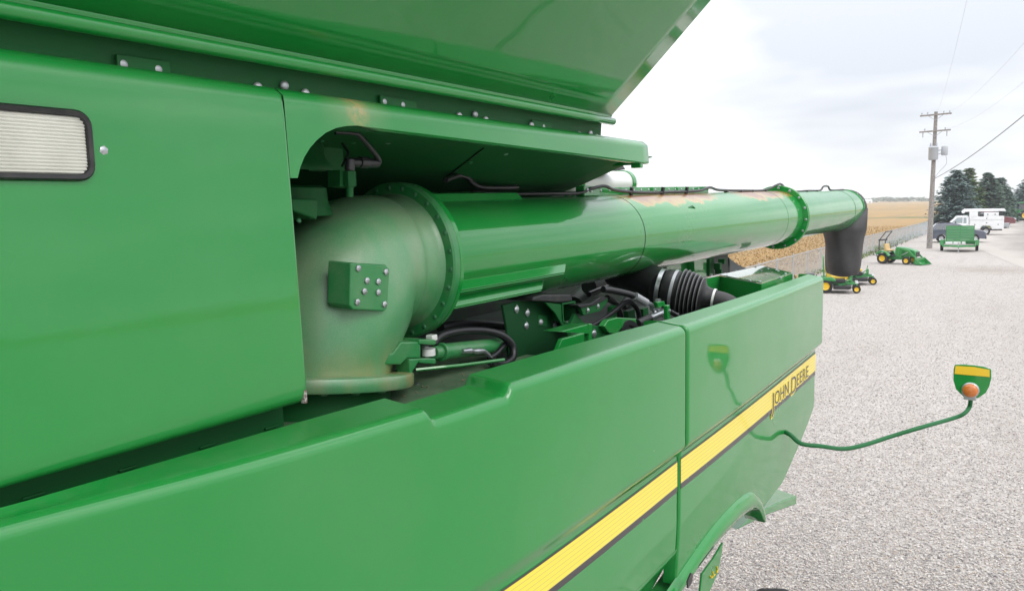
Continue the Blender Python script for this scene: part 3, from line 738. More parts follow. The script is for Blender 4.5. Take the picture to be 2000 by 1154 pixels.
# inner fender / hanging plate with yellow painted marks
pl = MB().prism([at(1394, 1090, X=-1.22), at(1413, 1058, X=-1.22), at(1410, 1080, X=-1.22), at(1403, 1118, X=-1.22), at(1384, 1160, X=-1.22), at(1366, 1175, X=-1.22), at(1372, 1120, X=-1.22)], (-.012, 0, 0)).build('fender_plate', M['paint'], CB, smooth=0, bevel=.004)
for a, b in (((1401, 1106), (1402, 1112)), ((1402, 1112), (1400, 1118)), ((1393, 1116), (1394, 1121)), ((1394, 1124), (1396, 1121)), ((1388, 1124), (1389, 1128)), ((1391, 1128), (1392, 1124))):
    p, q = at(*a, X=-1.216), at(*b, X=-1.216); MB().cyl(p, q, .0035, n=6).build('yellow_mark', M['yellow'], pl)
MB().prism([at(1343, 1135, X=-1.10), at(1350, 1118, X=-1.10), at(1354, 1120, X=-1.10), at(1351, 1138, X=-1.10), at(1344, 1148, X=-1.10)], (-.006, 0, 0)).build('slot', M['black'], CB, smooth=0)
# rear cross member seen below and behind the panel
MB().prism([at(1440, 1035, X=-1.30), at(1478, 1000, X=-1.30), at(1536, 975, X=-1.30), at(1556, 968, X=-1.30), at(1556, 985, X=-1.30), at(1500, 1005, X=-1.30)], (-.25, .12, 0)).build('rear_beam', M['paint'], CB, smooth=0, bevel=.01)

# decals on both panels
def band(y0, y1, f0, f1, off, name, m, parent, n=40, attr=False):
    rows = []; av = []
    for y in np.linspace(y0, y1, n):
        t0 = interp(ST, y); h = interp(SH, y)
        r = []
        for k in range(9):
            z = t0 - h * (f0 + (f1 - f0) * k / 8)
            r.append((x_low(y, z) + off, y, z)); av.append(k / 8)
        rows.append(r)
    return MB().grid(rows).build(name, m, parent, smooth=60, attr=av)
for (a, b, par) in ((-1.0, 3.016, fp), (3.054, 5.432, rpn)):
    band(a, b, 0, 1, .0022, 'yellow_stripe', M['stripe'], par)
    band(a, b, -.075, 0, .0018, 'black_stripe_edge', M['stripe_black'], par)
    band(a, b, 1.0, 1.24, .0018, 'black_stripe_edge', M['stripe_black'], par)
def lettering():
    # small capitals JOHN DEERE on the stripe, black over a yellow outline; every letter is a piece of its own
    def glyph(ch, size):
        cu = bpy.data.curves.new('t', 'FONT'); cu.body = ch; cu.size = size; cu.resolution_u = 4; cu.offset = .0010
        o = bpy.data.objects.new('t', cu); COL.objects.link(o)
        dg = bpy.context.evaluated_depsgraph_get(); dg.update()
        me = bpy.data.meshes.new_from_object(o.evaluated_get(dg))
        xs = [v.co.x for v in me.vertices]
        data = ([(v.co.x - min(xs), v.co.y) for v in me.vertices], [tuple(p.vertices) for p in me.polygons], max(xs) - min(xs))
        bpy.data.objects.remove(o); bpy.data.meshes.remove(me); bpy.data.curves.remove(cu); return data
    y0, y1 = 4.36, 5.24
    seq = []; xc = 0
    for ch, sz, dz in [('J', .155, -.024), ('O', .112, 0), ('H', .112, 0), ('N', .112, 0), (' ', 0, 0), ('D', .155, -.024), ('E', .112, 0), ('E', .112, 0), ('R', .112, 0), ('E', .112, 0)]:
        if ch == ' ': xc += .035; continue
        vs, fs, w_ = glyph(ch, sz); seq.append((xc, dz, vs, fs)); xc += w_ + .014
    sx = (y1 - y0) / xc
    def put(item, off, ex, name, m):
        x0, dz, vs, fs = item; mb = MB()
        for k, (dy, d2) in enumerate(ex):
            pts = []
            for u, v in vs:
                y = y0 + (x0 + u) * sx + dy; z = interp(ST, y) - interp(SH, y) * .98 + (v + dz) * .95 + d2 + .004
                pts.append((x_low(y, z) + off + k * .00006, y, z))
            mb.add(pts, fs)
        mb.build(name, m, rpn, smooth=0, recalc=False)
    for it in seq:
        put(it, .0030, [(.011, 0), (-.011, 0), (0, -.009), (0, .007), (.008, -.007), (-.008, -.007)], 'letter_outline', M['stripe_outline'])
        put(it, .0046, [(0, 0)], 'letter', M['stripe_black'])
M['stripe_outline'] = mat('yellow_print', (.86, .68, .05), .3)
lettering()

# strip below the upper panel with moulded slots
MB().grid([[(-1.50, y, 3.52), (-1.497, y, 3.40), (-1.497, y, 3.30)] for y in (-1.0, 1.262)]).build('sill_strip', M['paint_shaded'], CB, smooth=0)
for px, py in ((65, 968), (250, 914), (405, 870), (530, 834)):
    p = at(px, py, X=-1.494)
    MB().box((p.x, p.y, p.z), (.008, .04, .006)).build('clip', M['paint_shaded'], CB, smooth=0, bevel=.002)

# upper side panel (with the work lamp) and its bright top edge
XU = -1.42; LEAN = .05; XV = XU - .047
def lean(z): return LEAN * max(0, min(1, (z - 3.46) / .70))
def upper_profile(y, full=True):
    b = .006 * math.sin((y - .3) * 1.3)
    top = [(-1.545, 4.198), (-1.515, 4.197), (-1.495, 4.194), (-1.473, 4.176), (XU - lean(4.16) + b * .2, 4.160)]
    mid = [(XU - lean(z) + b * (.5 + .5 * math.sin((z - 3.45) * 4.2)), z) for z in np.linspace(4.13, 3.50, 14)]
    bot = [(XU, 3.472), (XU - .004, 3.458), (XU - .012, 3.448), (XU - .03, 3.443), (XU - .085, 3.443)]
    return top + mid + bot
rows = [[(x, y + .020 * lean(z) / LEAN, z) for x, z in upper_profile(y)] for y in list(np.linspace(-1.0, 1.25, 40)) + [1.262, 1.268]]
e = rows[-1]; rows += [[(x - .0015, y + .0015, z) for x, y, z in e], [(x - .04, y + .002, z) for x, y, z in e]]
up = MB().grid(rows).build('upper_side_panel', M['paint'], CB, smooth=50)
MB().box((XU - .004, 1.266, 3.462), (.012, .008, .032)).build('worn_corner', mat('bare_rusty_metal', (.16, .10, .09), .7, noise=(120, (.4, .38, .36), .5, .6)), up, smooth=0)
bolt(at(201, 294, X=XU - .040), (1, 0, 0), .0105, up, 'steel')

def work_lamp():
    y0, y1 = .20, .815; z0, z1 = 3.966, 4.095
    def rr(y0, y1, z0, z1, r, x, n=5):
        pts = []
        for cy, cz, a0 in ((y1 - r, z1 - r, 0), (y0 + r, z1 - r, 90), (y0 + r, z0 + r, 180), (y1 - r, z0 + r, 270)):
            for k in range(n + 1):
                a = rad(a0 + 90 * k / n); pts.append((x, cy + r * math.cos(a), cz + r * math.sin(a)))
        return pts
    x = XU - .038
    loops = [rr(y0, y1, z0, z1, .03, x - .004), rr(y0, y1, z0, z1, .03, x + .012), rr(y0 + .004, y1 - .004, z0 + .004, z1 - .004, .027, x + .018),
             rr(y0 + .011, y1 - .011, z0 + .011, z1 - .011, .021, x + .016), rr(y0 + .014, y1 - .014, z0 + .014, z1 - .014, .018, x + .002)]
    f = MB().grid(loops, wrap=True).build('work_lamp', M['rubber'], CB, smooth=40)
    # lens with moulded horizontal ribs
    rows = []
    nz = 17 * 4
    for k in range(nz + 1):
        z = z0 + .012 + (z1 - z0 - .024) * k / nz
        s_ = abs((k % 4) / 4 - .5) * 2
        xx = x + .011 - .0035 * s_
        ins = 0.0
        e = min(z - z0 - .012, z1 - .012 - z)
        if e < .018: ins = .018 - math.sqrt(max(0, .018**2 - (.018 - e)**2))
        rows.append([(xx, y0 + .013 + ins, z), (xx, y0 + .2, z), (xx, y1 - .013 - ins, z)])
    MB().grid(rows).build('ribbed_lens', M['lens'], f, smooth=0)
work_lamp()

# auger guard: panel with quarter-round cut-out that runs on as a long narrow visor
def guard():
    arch = [at(px, py, X=XU - .04) for px, py in ((565, 348), (580, 348), (586, 327), (595, 307), (607, 289), (622, 273), (640, 259), (660, 250), (680, 246), (700, 245))]
    low = [at(px, py, X=XV) for px, py in ((860, 265.5), (1000, 283.5), (1140, 301.5), (1256, 317))]
    z_end = low[-1].z
    lowy = [(a.y, a.z) for a in [Vector((0, 1.269, arch[0].z))] + arch[1:] + low]
    ys = sorted(set([1.269] + [a[0] for a in lowy[1:]] + list(np.linspace(1.55, 3.46, 22))))
    rows = []
    for y in ys:
        zb = interp(sorted(lowy), y)
        col = [(-1.545, y, 4.198), (-1.515, y, 4.197), (-1.495, y, 4.194), (-1.473, y, 4.176), (XU - lean(4.16), y, 4.160)]
        if y < 1.27: col = [(a_, b_ + .025, c_) for a_, b_, c_ in col]
        for k in range(1, 9):
            z = 4.155 + (zb - 4.155) * k / 8; col.append((XU - lean(z), y + (.020 * lean(z) / LEAN + .005 if y < 1.27 else 0), z))
        xb = XU - lean(zb)
        if y > 1.6: col += [(xb - .004, y, zb - .004), (xb - .02, y, zb - .006), (xb - .05, y, zb - .004)]
        else: col += [(xb - .003, y, zb), (xb - .010, y, zb), (xb - .012, y, zb + .0)]
        rows.append(col)
    e = rows[-1]
    rows += [[(x - .006, y + .010, z) for x, y, z in e], [(x - .022, y + .015, z) for x, y, z in e], [(x - .2, y + .016, z) for x, y, z in e]]
    g = MB().grid(rows).build('auger_guard', M['guard'], CB, smooth=45)
    # underside pan behind the visor
    MB().box((-1.555, 2.49, 4.14), (.15, 1.74, .012)).build('guard_underside', M['paint_shaded'], CB, smooth=0)
    MB().box((-1.50, 3.40, 4.085), (.05, .03, .03)).build('guard_tab', M['paint'], CB, smooth=0, bevel=.004)
    # mark at the left edge of the visor end, small fastener
    return g
gd = guard()

# tank extension above: recessed rail with bolted plates, rounded ledge and 45 degree flared sheet
YE = 3.165
rail = MB().grid([[(-1.565, y, 4.15), (-1.555, y, 4.29)] for y in np.linspace(-1.0, YE - .02, 12)]).build('tank_rail', M['paint_shaded'], CB, smooth=0, solid=.006)
for px0, px1, py in ((228, 318, 117), (742, 806, 195), (1032, 1080, 240)):
    pass
def rail_plate(px0, py0, px1, py1):
    a = at(px0, py0, X=-1.548); b = at(px1, py1, X=-1.548)
    MB().prism([(-1.552, a.y, a.z), (-1.552, b.y, b.z), (-1.552, b.y, b.z - .07), (-1.552, a.y + .01 * 0, a.z - .07)], (.008, 0, 0)).build('splice_plate', M['paint_shaded'], rail, smooth=0, bevel=.002)
for q in ((226, 106, 330, 121), (741, 186, 812, 198), (1038, 234, 1076, 241)): rail_plate(*q)
for px, py, r in ((242, 125.5, .0125), (310, 135.5, .0125), (507, 170, .0125), (559, 167, .0125), (600, 182, .0125), (752, 199, .0125), (788, 205, .0125), (900, 226, .0125), (931, 223.5, .0125), (952, 234, .0125), (1041, 244, .0125), (1063, 247.5, .0125), (1134, 262, .0125), (1156, 260, .0125), (1168, 267, .0125)):
    p = at(px, py, X=-1.542); bolt((-1.546, p.y, p.z), (1, -.2, 0), r, rail, 'dome')
prof = [(-1.56, 4.262), (-1.535, 4.254), (-1.512, 4.250), (-1.502, 4.252), (-1.496, 4.258), (-1.494, 4.266), (-1.497, 4.274), (-1.506, 4.279), (-1.516, 4.281), (-1.5165, 4.286), (-1.512, 4.292)]
MB().grid([[(x, y, z) for x, z in prof] for y in np.linspace(-1.0, YE, 20)]).build('tank_ledge', M['paint'], CB, smooth=60, solid=.003)
sh0 = (-1.512, 4.292); k45 = .95
rows = []
for y in np.linspace(-1.0, YE - .006, 30):
    rows.append([(sh0[0] + d, y, sh0[1] + k45 * d + .004 * math.sin(d * 6) * math.sin(y * 1.1 + .5)) for d in np.linspace(0, .95, 16)])
MB().grid(rows).build('tank_extension', M['paint'], CB, smooth=60, solid=.004)
# body of the tank behind (keeps the machine solid from other sides)
MB().prism([(-1.60, 0, 4.16), (-1.56, 0, 4.30), (-.66, 0, 5.17), (-4.0, 0, 5.17), (-3.3, 0, 4.3), (-3.3, 0, 4.16)], (0, 3.0, 0)).build('grain_tank', M['paint_shaded'], CB, smooth=0)

# hopper floor behind the visor
hop = []
def hop_z(x, y):
    a = float(np.interp(-x, [1.5, 1.6, 1.9, 2.2, 2.6, 2.8], [4.128, 4.125, 4.11, 4.05, 3.90, 3.70]))
    b = float(np.interp(-x, [1.5, 1.6, 1.85, 2.15, 2.6, 2.75], [4.128, 4.115, 4.02, 3.93, 3.80, 3.70]))
    u = max(0, min(1, (y - 2.0) / .8)); return a + (b - a) * u
for k in range(13):
    y = 1.30 + k * .19
    hop.append([(-1.50, y, 4.128)] + [(x, y, hop_z(x, y)) for x in (-1.60, -1.88, -2.17, -2.6, -2.75)])
for u in np.linspace(.12, 1, 7):
    s_ = 1 - (1 - u)**2
    hop.append([(-1.50 - .06 * u, 3.58 + .06 * u, 4.128), (-1.62 - .14 * u, 3.58 + .05 * u, 4.115 + .01 * u), (-1.88 - .1 * u, 3.58 + .1 * u, 4.01 + .06 * s_), (-2.17, 3.58 + .25 * u, 3.925 + .14 * s_), (-2.6, 3.58 + .35 * u, 3.80 + .24 * s_), (-2.75, 3.58 + .4 * u, 3.70 + .32 * s_)])
hp = MB().grid(hop).build('hopper_floor', M['paint_shaded'], CB, smooth=60, solid=.004)
def on_hop(px, py):
    # meet the sloping floor sheet
    best = None
    for k in range(200):
        X = -1.5 - k * .007; p = at(px, py, X=X)
        z = hop_z(p.x, p.y)
        if best is None or abs(p.z - z) < best[0]: best = (abs(p.z - z), p)
    return best[1]
for px, py in ((758, 278), (988, 300), (918, 317), (690, 277), (628, 274)):
    p = on_hop(px, py); bolt(p, (.35, -.2, -1), .011, hp, 'steel' if px in (758, 988) else 'green')
MB().tube([on_hop(944, 288) + Vector((0, 0, -.004)), on_hop(905, 318) + Vector((0, 0, -.004)), on_hop(868, 348) + Vector((0, 0, -.004))], .003, 5).build('floor_seam', M['black'], hp)

# ---- inner walls and deck so that the bay is closed
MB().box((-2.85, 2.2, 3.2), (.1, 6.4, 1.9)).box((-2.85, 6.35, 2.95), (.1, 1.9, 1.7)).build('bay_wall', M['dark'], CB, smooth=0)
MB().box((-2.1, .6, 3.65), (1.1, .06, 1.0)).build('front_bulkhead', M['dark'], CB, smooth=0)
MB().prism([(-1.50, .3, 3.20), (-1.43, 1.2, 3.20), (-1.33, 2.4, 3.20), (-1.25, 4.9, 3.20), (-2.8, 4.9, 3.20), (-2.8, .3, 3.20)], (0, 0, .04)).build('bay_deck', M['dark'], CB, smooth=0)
MB().prism([(-1.49, .7, 3.275), (-1.42, 1.9, 3.275), (-2.4, 1.9, 3.275), (-2.4, .7, 3.275)], (0, 0, -.06)).build('pivot_deck', M['paint_shaded'], CB, smooth=0)
def crumbs():
    # chaff and crumbs of dirt lying on the decks
    d = CB.children[-1]; base = np.array(OFF[d.name])
    n = 420; k = int(n * .6)
    x = np.concatenate([rng.uniform(-1.62, -1.45, k), rng.uniform(-1.75, -1.43, n - k)]); y = np.concatenate([rng.normal(1.22, .09, k), rng.uniform(1.3, 2.7, n - k)])
    z = np.where(y < 1.45, 3.277, 3.287); sz = rng.uniform(.0015, .006, n)
    o4 = np.array([(1, 0, 0), (-.6, .8, 0), (-.5, -.9, .1), (0, 0, .9)])
    V = (o4[None] * rng.uniform(.5, 1.5, (n, 4, 3)) * sz[:, None, None] + np.stack([x, y, z], -1)[:, None] - base).reshape(-1, 3)
    Fc = (np.array([(0, 1, 3), (1, 2, 3), (2, 0, 3), (0, 2, 1)])[None] + (np.arange(n) * 4)[:, None, None]).reshape(-1, 3)
    stuff('chaff', V, Fc, M['chaff'], rng.random(n * 4), d)
M['chaff'] = leafmat('chaff_and_dirt', (.05, .04, .03), (.45, .36, .22), .9)
crumbs()
MB().prism([(-1.44, 1.45, 3.285), (-1.40, 2.75, 3.285), (-2.1, 2.75, 3.285), (-2.3, 1.45, 3.285)], (0, 0, -.008)).build('deck_plate', M['dusty_deck'], CB, smooth=0)
MB().tube([at(812, 722, Z=3.37), at(900, 713, Z=3.37), at(985, 702, Z=3.37)], .006, 6).build('deck_edge', M['paint'], CB)
bolt(at(814, 750, Z=3.286), (0, 0, 1), .010, CB, 'steel')
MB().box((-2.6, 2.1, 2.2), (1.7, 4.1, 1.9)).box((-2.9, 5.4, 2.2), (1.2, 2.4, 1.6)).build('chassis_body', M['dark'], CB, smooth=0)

# ---- auger elbow: dusty casting
AX = Vector((-1.91, 1.74, 0)); T0 = Vector((-1.900, 2.17, 3.716)); TD = Vector((.046, 1, .012)).normalized()
def tube_c(y): return T0 + TD * ((y - T0.y) / TD.y)
def elbow():
    # the pivot axis is inclined: the base ring lies nearly edge-on to this side
    C = at(622, 741, d=2.55); hv = Vector((C.x, C.y, 0)).normalized()
    nA = (Vector((0, 0, math.cos(rad(7.5)))) + hv * math.sin(rad(7.5)) + Vector((hv.y, -hv.x, 0)) * .065).normalized()
    n = 56; rows = []; frames = []
    P0, P1 = C + nA * .012, T0 - TD * .150
    K = .42
    for k in range(25):
        t = k / 24
        p = (2 * t**3 - 3 * t**2 + 1) * P0 + (t**3 - 2 * t**2 + t) * nA * K * 1.25 + (-2 * t**3 + 3 * t**2) * P1 + (t**3 - t**2) * TD * K * 1.0
        d = (6 * t**2 - 6 * t) * P0 + (3 * t**2 - 4 * t + 1) * nA * K * 1.25 + (-6 * t**2 + 6 * t) * P1 + (3 * t**2 - 2 * t) * TD * K * 1.0
        frames.append((p, d, .232 + .028 * math.sin(math.pi * t) ** 1.2 + .008 * t))
    frames += [(T0 - TD * .122, TD, .241), (T0 - TD * .116, TD, .239), (T0 - TD * .112, TD, .228), (T0 - TD * .107, TD, .226), (T0 - TD * .08, TD, .229), (T0 - TD * .045, TD, .234), (T0 - TD * .030, TD, .239), (T0 - TD * .022, TD, .248)]
    u0 = Vector((1, 0, 0))
    for p, t, r in frames:
        t = t.normalized(); u = (u0 - t * u0.dot(t)).normalized(); v = t.cross(u)
        rows.append([p + r * (math.cos(2 * math.pi * i / n) * u + math.sin(2 * math.pi * i / n) * v) for i in range(n)])
    el = MB().grid(rows, wrap=True).build('auger_elbow', M['cast'], CB, smooth=40)
    MB().lathe([(.18, .024), (.299, .025), (.307, .022), (.310, .016), (.310, -.014), (.305, -.020), (.18, -.020)], C, nA, 72).build('base_ring', M['cast'], el, smooth=40)
    MB().cyl(C - nA * .020, C - nA * .13, .235, n=40).build('pivot_bearing', M['paint_shaded'], el)
    uA, vA, _ = frame_z(nA)
    for a in range(0, 360, 20):
        bolt(C - nA * .020 + .276 * (math.cos(rad(a)) * uA + math.sin(rad(a)) * vA), -nA, .017, el, 'greenhex')
    # collar flange with dome bolts
    fl = MB().lathe([(.215, -.024), (.279, -.024), (.285, -.018), (.285, .006), (.279, .010), (.215, .010)], T0, TD, 72).build('collar_flange', M['cast_clean'], el, smooth=40)
    MB().lathe([(.219, .010), (.280, .010), (.284, .014), (.284, .030), (.279, .034), (.219, .034)], T0, TD, 72).build('collar_flange', M['paint'], el, smooth=40)
    u, v, a_ = frame_z(TD)
    for k in range(26):
        a = 2 * math.pi * (k + .35) / 26
        bolt(T0 - TD * .024 + .266 * (math.cos(a) * u + math.sin(a) * v), -TD, .0115, el, 'gdome')
    # mounting pad with eight bolts
    q = [(686, 513), (754, 517), (762, 526), (757, 603), (750, 608), (690, 605), (684, 598)]
    ft = [at(px, py, X=-1.632) for px, py in q]
    bk = [at(px - 10 * (765 - px) / 80, py - 4 * (765 - px) / 80, X=-1.632) + Vector((-.075, .0, 0)) * 1.0 for px, py in q]
    k = len(q)
    MB().add(ft + bk, [tuple(range(k)), tuple(range(2 * k - 1, k - 1, -1))] + [(i, k + i, k + (i + 1) % k, (i + 1) % k) for i in range(k)]).build('mount_pad', M['cast_clean'], el, smooth=0, bevel=.005, bsegs=3)
    for px, py in ((699, 524), (753, 531), (716, 548), (738, 550), (711, 569), (738, 571), (697, 590), (750, 594)):
        bolt(at(px, py, X=-1.631), (1, 0, 0), .0125, el, 'steel')
    # lug and pivot cover on top
    MB().lathe([(.001, .012), (.10, .012), (.115, .004), (.12, -.04), (.135, -.08)], (AX.x - .01, AX.y - .05, 3.975), (.05, 0, 1), 32).build('top_boss', M['paint_shaded'], el, smooth=40)
    MB().prism([at(568, 388, X=-1.74), at(622, 389, X=-1.74), at(620, 430, X=-1.74), at(572, 412, X=-1.74)], (-.16, .02, 0)).build('top_lug', M['paint_shaded'], el, smooth=0, bevel=.006)
    bolt(at(584, 430, X=-1.72), (1, -.2, .6), .008, el, 'gdome')
    p = at(709, 712, X=-1.70)
    MB().lathe([(.012, .03), (.012, 0.035), (.001, .036)], (p.x - .03, p.y, p.z), (1, -.3, .1), 10).build('drain_plug', M['cast_clean'], el)
    # upper pivot column under the hopper
    c = Vector((AX.x - .01, AX.y - .04, 0))
    MB().lathe([(.128, 4.028), (.130, 4.035), (.125, 4.05), (.108, 4.07), (.104, 4.16), (.085, 4.19)], c, (0, 0, 1), 32).build('pivot_column', M['paint_shaded'], CB, smooth=40)
    MB().prism([c + Vector((.0, .05, 4.19)), c + Vector((.0, .20, 4.13)), c + Vector((0, .21, 4.03)), c + Vector((0, .05, 4.03))], (.03, 0, 0)).build('column_web', M['paint_shaded'], CB, smooth=0, bevel=.003)
    return el
EL = elbow()
# fork that takes the swing cylinder
def fork():
    pts = [(752, 690), (767, 690), (783, 668), (822, 667), (822, 699), (795, 700), (783, 712), (748, 712)]
    MB().prism([at(px, py, X=-1.67) for px, py in pts], (-.10, .03, 0)).build('swing_fork', M['cast_clean'], CB, smooth=0, bevel=.005)
    for py in (667, 704):
        MB().prism([at(819, py - 4, X=-1.665), at(851, py - 4, X=-1.665), at(853, py + 4, X=-1.665), at(849, py + 7, X=-1.665), at(819, py + 5, X=-1.665)], (-.10, .0, 0)).build('fork_ear', M['cast_clean'], CB, smooth=0, bevel=.004)
    MB().prism([at(799, 701, X=-1.66), at(822, 700, X=-1.66), at(805, 728, X=-1.66), at(802, 745, X=-1.66)], (-.06, 0, 0)).build('fork_web', M['cast_clean'], CB, smooth=0, bevel=.004)
    p = at(837, 687, X=-1.70)
    cyl = thing_part('swing_cylinder')
    MB().cyl(p - Vector((0, 0, .012)), p + Vector((0, 0, .012)), .024, n=20).build('rod_eye', M['white_tank'], cyl)
    a, b = at(856, 688, X=-1.72), at(985, 673, X=-1.76); d = (b - a).normalized()
    MB().cyl(a - d * .03, a + d * .01, .024, n=16).build('rod_end', M['cast_clean'], cyl, bevel=.004)
    MB().cyl(a + d * .012, a + d * .03, .034, n=24).cyl(a + d * .03, b, .030, n=24).build('cylinder_barrel', M['cast_clean'], cyl, bevel=.003)
    f = [at(px, py, X=-1.695) for px, py in ((903, 686), (915, 685), (930, 686), (945, 686), (955, 694), (960, 702))]
    MB().tube(curve(f, 4), [.009, .009, .009, .009, .012, .012, .008, .008, .012, .012, .011, .010, .009, .008, .008, .008, .008, .007, .007, .007, .006], 10).build('hose_fitting', M['steel'], cyl)
    f = at(843, 659, X=-1.70); MB().box((f.x, f.y, f.z), (.03, .03, .02)).build('pin_keeper', M['white_tank'], cyl, smooth=0, bevel=.003)
def thing_part(name):
    # a part that is a group of meshes needs a carrier mesh: small pin block
    return MB().box((-1.735, 2.10, 3.395), (.02, .02, .06)).build(name, M['steel'], CB, smooth=0)
fork()
def hose(name, pts, r, m='hose', n=10, parent=None):
    return MB().tube(curve(pts, 6), r, n).build(name, M[m], parent or CB)
hose('hydraulic_hose', [at(846, 672, X=-1.74), at(862, 655, X=-1.74), at(900, 646, X=-1.75), at(945, 646, X=-1.74), at(980, 655, X=-1.71), at(1001, 676, X=-1.69), at(1000, 700, X=-1.68), at(980, 712, X=-1.68), at(958, 706, X=-1.68)], .016)
hose('hydraulic_hose', [at(955, 700, X=-1.70), at(970, 690, X=-1.70), at(990, 668, X=-1.72), at(1004, 655, X=-1.76)], .011)
hose('hydraulic_hose', [at(860, 640, X=-1.85), at(920, 632, X=-1.9), at(1000, 640, X=-1.95), at(1060, 660, X=-1.95)], .018)

# ---- unloading tube
def tube_body(y0, y1, r, name, parent, m='tube', n=72, seg=30):
    rows = []; 
    for k in range(seg + 1):
        p = tube_c(y0 + (y1 - y0) * k / seg); u, v, a = frame_z(TD)
        rows.append([p + r * (math.cos(2 * math.pi * i / n) * u + math.sin(2 * math.pi * i / n) * v) for i in range(n)])
    return MB().grid(rows, wrap=True).build(name, M[m], parent, smooth=40)
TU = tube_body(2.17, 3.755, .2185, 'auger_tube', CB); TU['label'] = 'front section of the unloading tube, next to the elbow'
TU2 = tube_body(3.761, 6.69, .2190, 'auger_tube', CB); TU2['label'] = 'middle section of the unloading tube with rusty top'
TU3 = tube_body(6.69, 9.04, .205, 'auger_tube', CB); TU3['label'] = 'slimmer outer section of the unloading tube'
def ring(y, r0, r1, h, name, parent, m='tube'):
    MB().lathe([(r0, -h / 2), (r1 - .003, -h / 2), (r1, -h / 2 + .003), (r1, h / 2 - .003), (r1 - .003, h / 2), (r0, h / 2)], tube_c(y), TD, 72).build(name, M[m], parent, smooth=40)
ring(3.758, .20, .2165, .012, 'seam_gap', TU, 'black')
ring(6.25, .215, .2205, .006, 'weld_seam', TU2, 'bolt_green')
ring(6.66, .200, .262, .014, 'joint_flange', TU2); ring(6.69, .200, .262, .014, 'joint_flange', TU3)
u_, v_, _a = frame_z(TD)
for k in range(16):
    a = 2 * math.pi * (k + .2) / 16
    bolt(tube_c(6.652) + .243 * (math.cos(a) * u_ + math.sin(a) * v_), -TD, .013, TU2, 'steel')
ring(8.62, .2, .2075, .006, 'weld_seam', TU3, 'bolt_green')
ring(9.02, .19, .213, .03, 'tip_ring', TU3)
for k in range(14):
    a = 2 * math.pi * k / 14
    bolt(tube_c(9.03) + .213 * (math.cos(a) * u_ + math.sin(a) * v_), (math.cos(a) * u_ + math.sin(a) * v_), .010, TU3, 'steel')
# longitudinal stiffener on the top and the pair of angles below
def strip_along(name, poly0, poly1, parent, m='tube', bevel=.002):
    n = len(poly0); MBx = MB().add(list(poly0) + list(poly1), [tuple(range(n)), tuple(range(2 * n - 1, n - 1, -1))] + [(i, n + i, n + (i + 1) % n, (i + 1) % n) for i in range(n)])
    return MBx.build(name, M[m], parent, smooth=0, bevel=bevel)
def radial(y, ang, r):
    # ang measured from +X (outward) towards up
    p = tube_c(y); return p + Vector((r * math.cos(rad(ang)), 0, r * math.sin(rad(ang))))
def angle_iron(name, y0, y1, a0, r0, a1, r1, th, cut=0):
    A0, B0 = radial(y0, a0, r0), radial(y0, a1, r1); A1, B1 = radial(y1 + cut, a0, r0), radial(y1, a1, r1)
    nrm = (B0 - A0).cross(Vector((0, 1, 0))).normalized() * th
    strip_along(name, (A0, B0, B0 + nrm, A0 + nrm), (A1, B1, B1 + nrm, A1 + nrm), TU)
angle_iron('stiffener_angle', 2.215, 2.93, -21, .2165, -25, .256, .005, .06)
angle_iron('stiffener_angle', 2.215, 2.93, -25, .256, -29, .250, .005)
angle_iron('stiffener_angle', 2.215, 2.80, -35, .2165, -40, .262, .005, .05)
angle_iron('stiffener_angle', 2.215, 2.80, -40, .262, -44, .254, .005)
angle_iron('top_channel', 2.20, 2.86, 74, .216, 79, .245, .006, .04)
angle_iron('top_channel', 2.20, 2.66, 79, .245, 95, .250, .006)
for px, py, L_ in ((890, 394, .05), (940, 393, .045), (985, 391, .05)):
    pass
# rivet strip, bracket and wiring harness along the top
def topstrip():
    a, b = radial(3.62, 88, .218), radial(5.15, 88, .218)
    st = MB().prism([a, b, b + Vector((0, 0, .042)), a + Vector((0, 0, .042))], (-.008, 0, 0)).build('rivet_strip', M['paint'], TU2, smooth=0, bevel=.002)
    for k in range(16):
        p = a.lerp(b, (k + .6) / 16.4) + Vector((.001, 0, .026)); bolt(p, (1, 0, .1), .009, TU2, 'dome')
    c = radial(3.50, 86, .218)
    MB().box(c + Vector((0, .03, .025)), (.05, .17, .05)).build('top_bracket', M['paint'], TU, smooth=0, bevel=.004)
    for q in (0.0, .045): bolt(c + Vector((.026, -.03 + q, .028)), (1, -.3, .0), .012, TU, 'steel')
    pts = [radial(2.62, 92, .245), radial(2.9, 90, .235), radial(3.15, 84, .235), radial(3.4, 82, .235), radial(3.5, 80, .255), radial(3.62, 78, .272), radial(3.75, 78, .250), radial(4.1, 80, .232), radial(4.5, 80, .232), radial(4.9, 80, .236), radial(5.1, 82, .255), radial(5.3, 84, .236), radial(5.8, 85, .228), radial(6.3, 85, .228), radial(6.6, 85, .270), radial(6.72, 85, .27), radial(7.0, 87, .213), radial(7.6, 88, .213), radial(8.0, 88, .213), radial(8.12, 88, .25), radial(8.3, 88, .25), radial(8.42, 88, .213), radial(8.95, 88, .213)]
    MB().tube(curve(pts, 5), .009, 8).build('wiring_harness', M['hose'], TU2)
    for y in (5.45, 5.75, 6.0, 6.3, 7.1, 7.5, 7.85): 
        MB().box(radial(y, 85, .222 if y < 6.6 else .207), (.025, .03, .018)).build('harness_clip', M['black'], TU2, smooth=0)
    for y in (3.95, 4.35, 4.7): MB().cyl(radial(y, 80, .21) , radial(y, 80, .262), .012, n=6).build('harness_clip', M['black'], TU2)
    p = radial(4.42, 38, .2195); q = radial(4.50, 36, .2195)
    MB().tube([p, p.lerp(q, .5) + Vector((0, 0, .012)), q], .004, 6).build('lift_slot', M['bolt_green'], TU2)
topstrip()
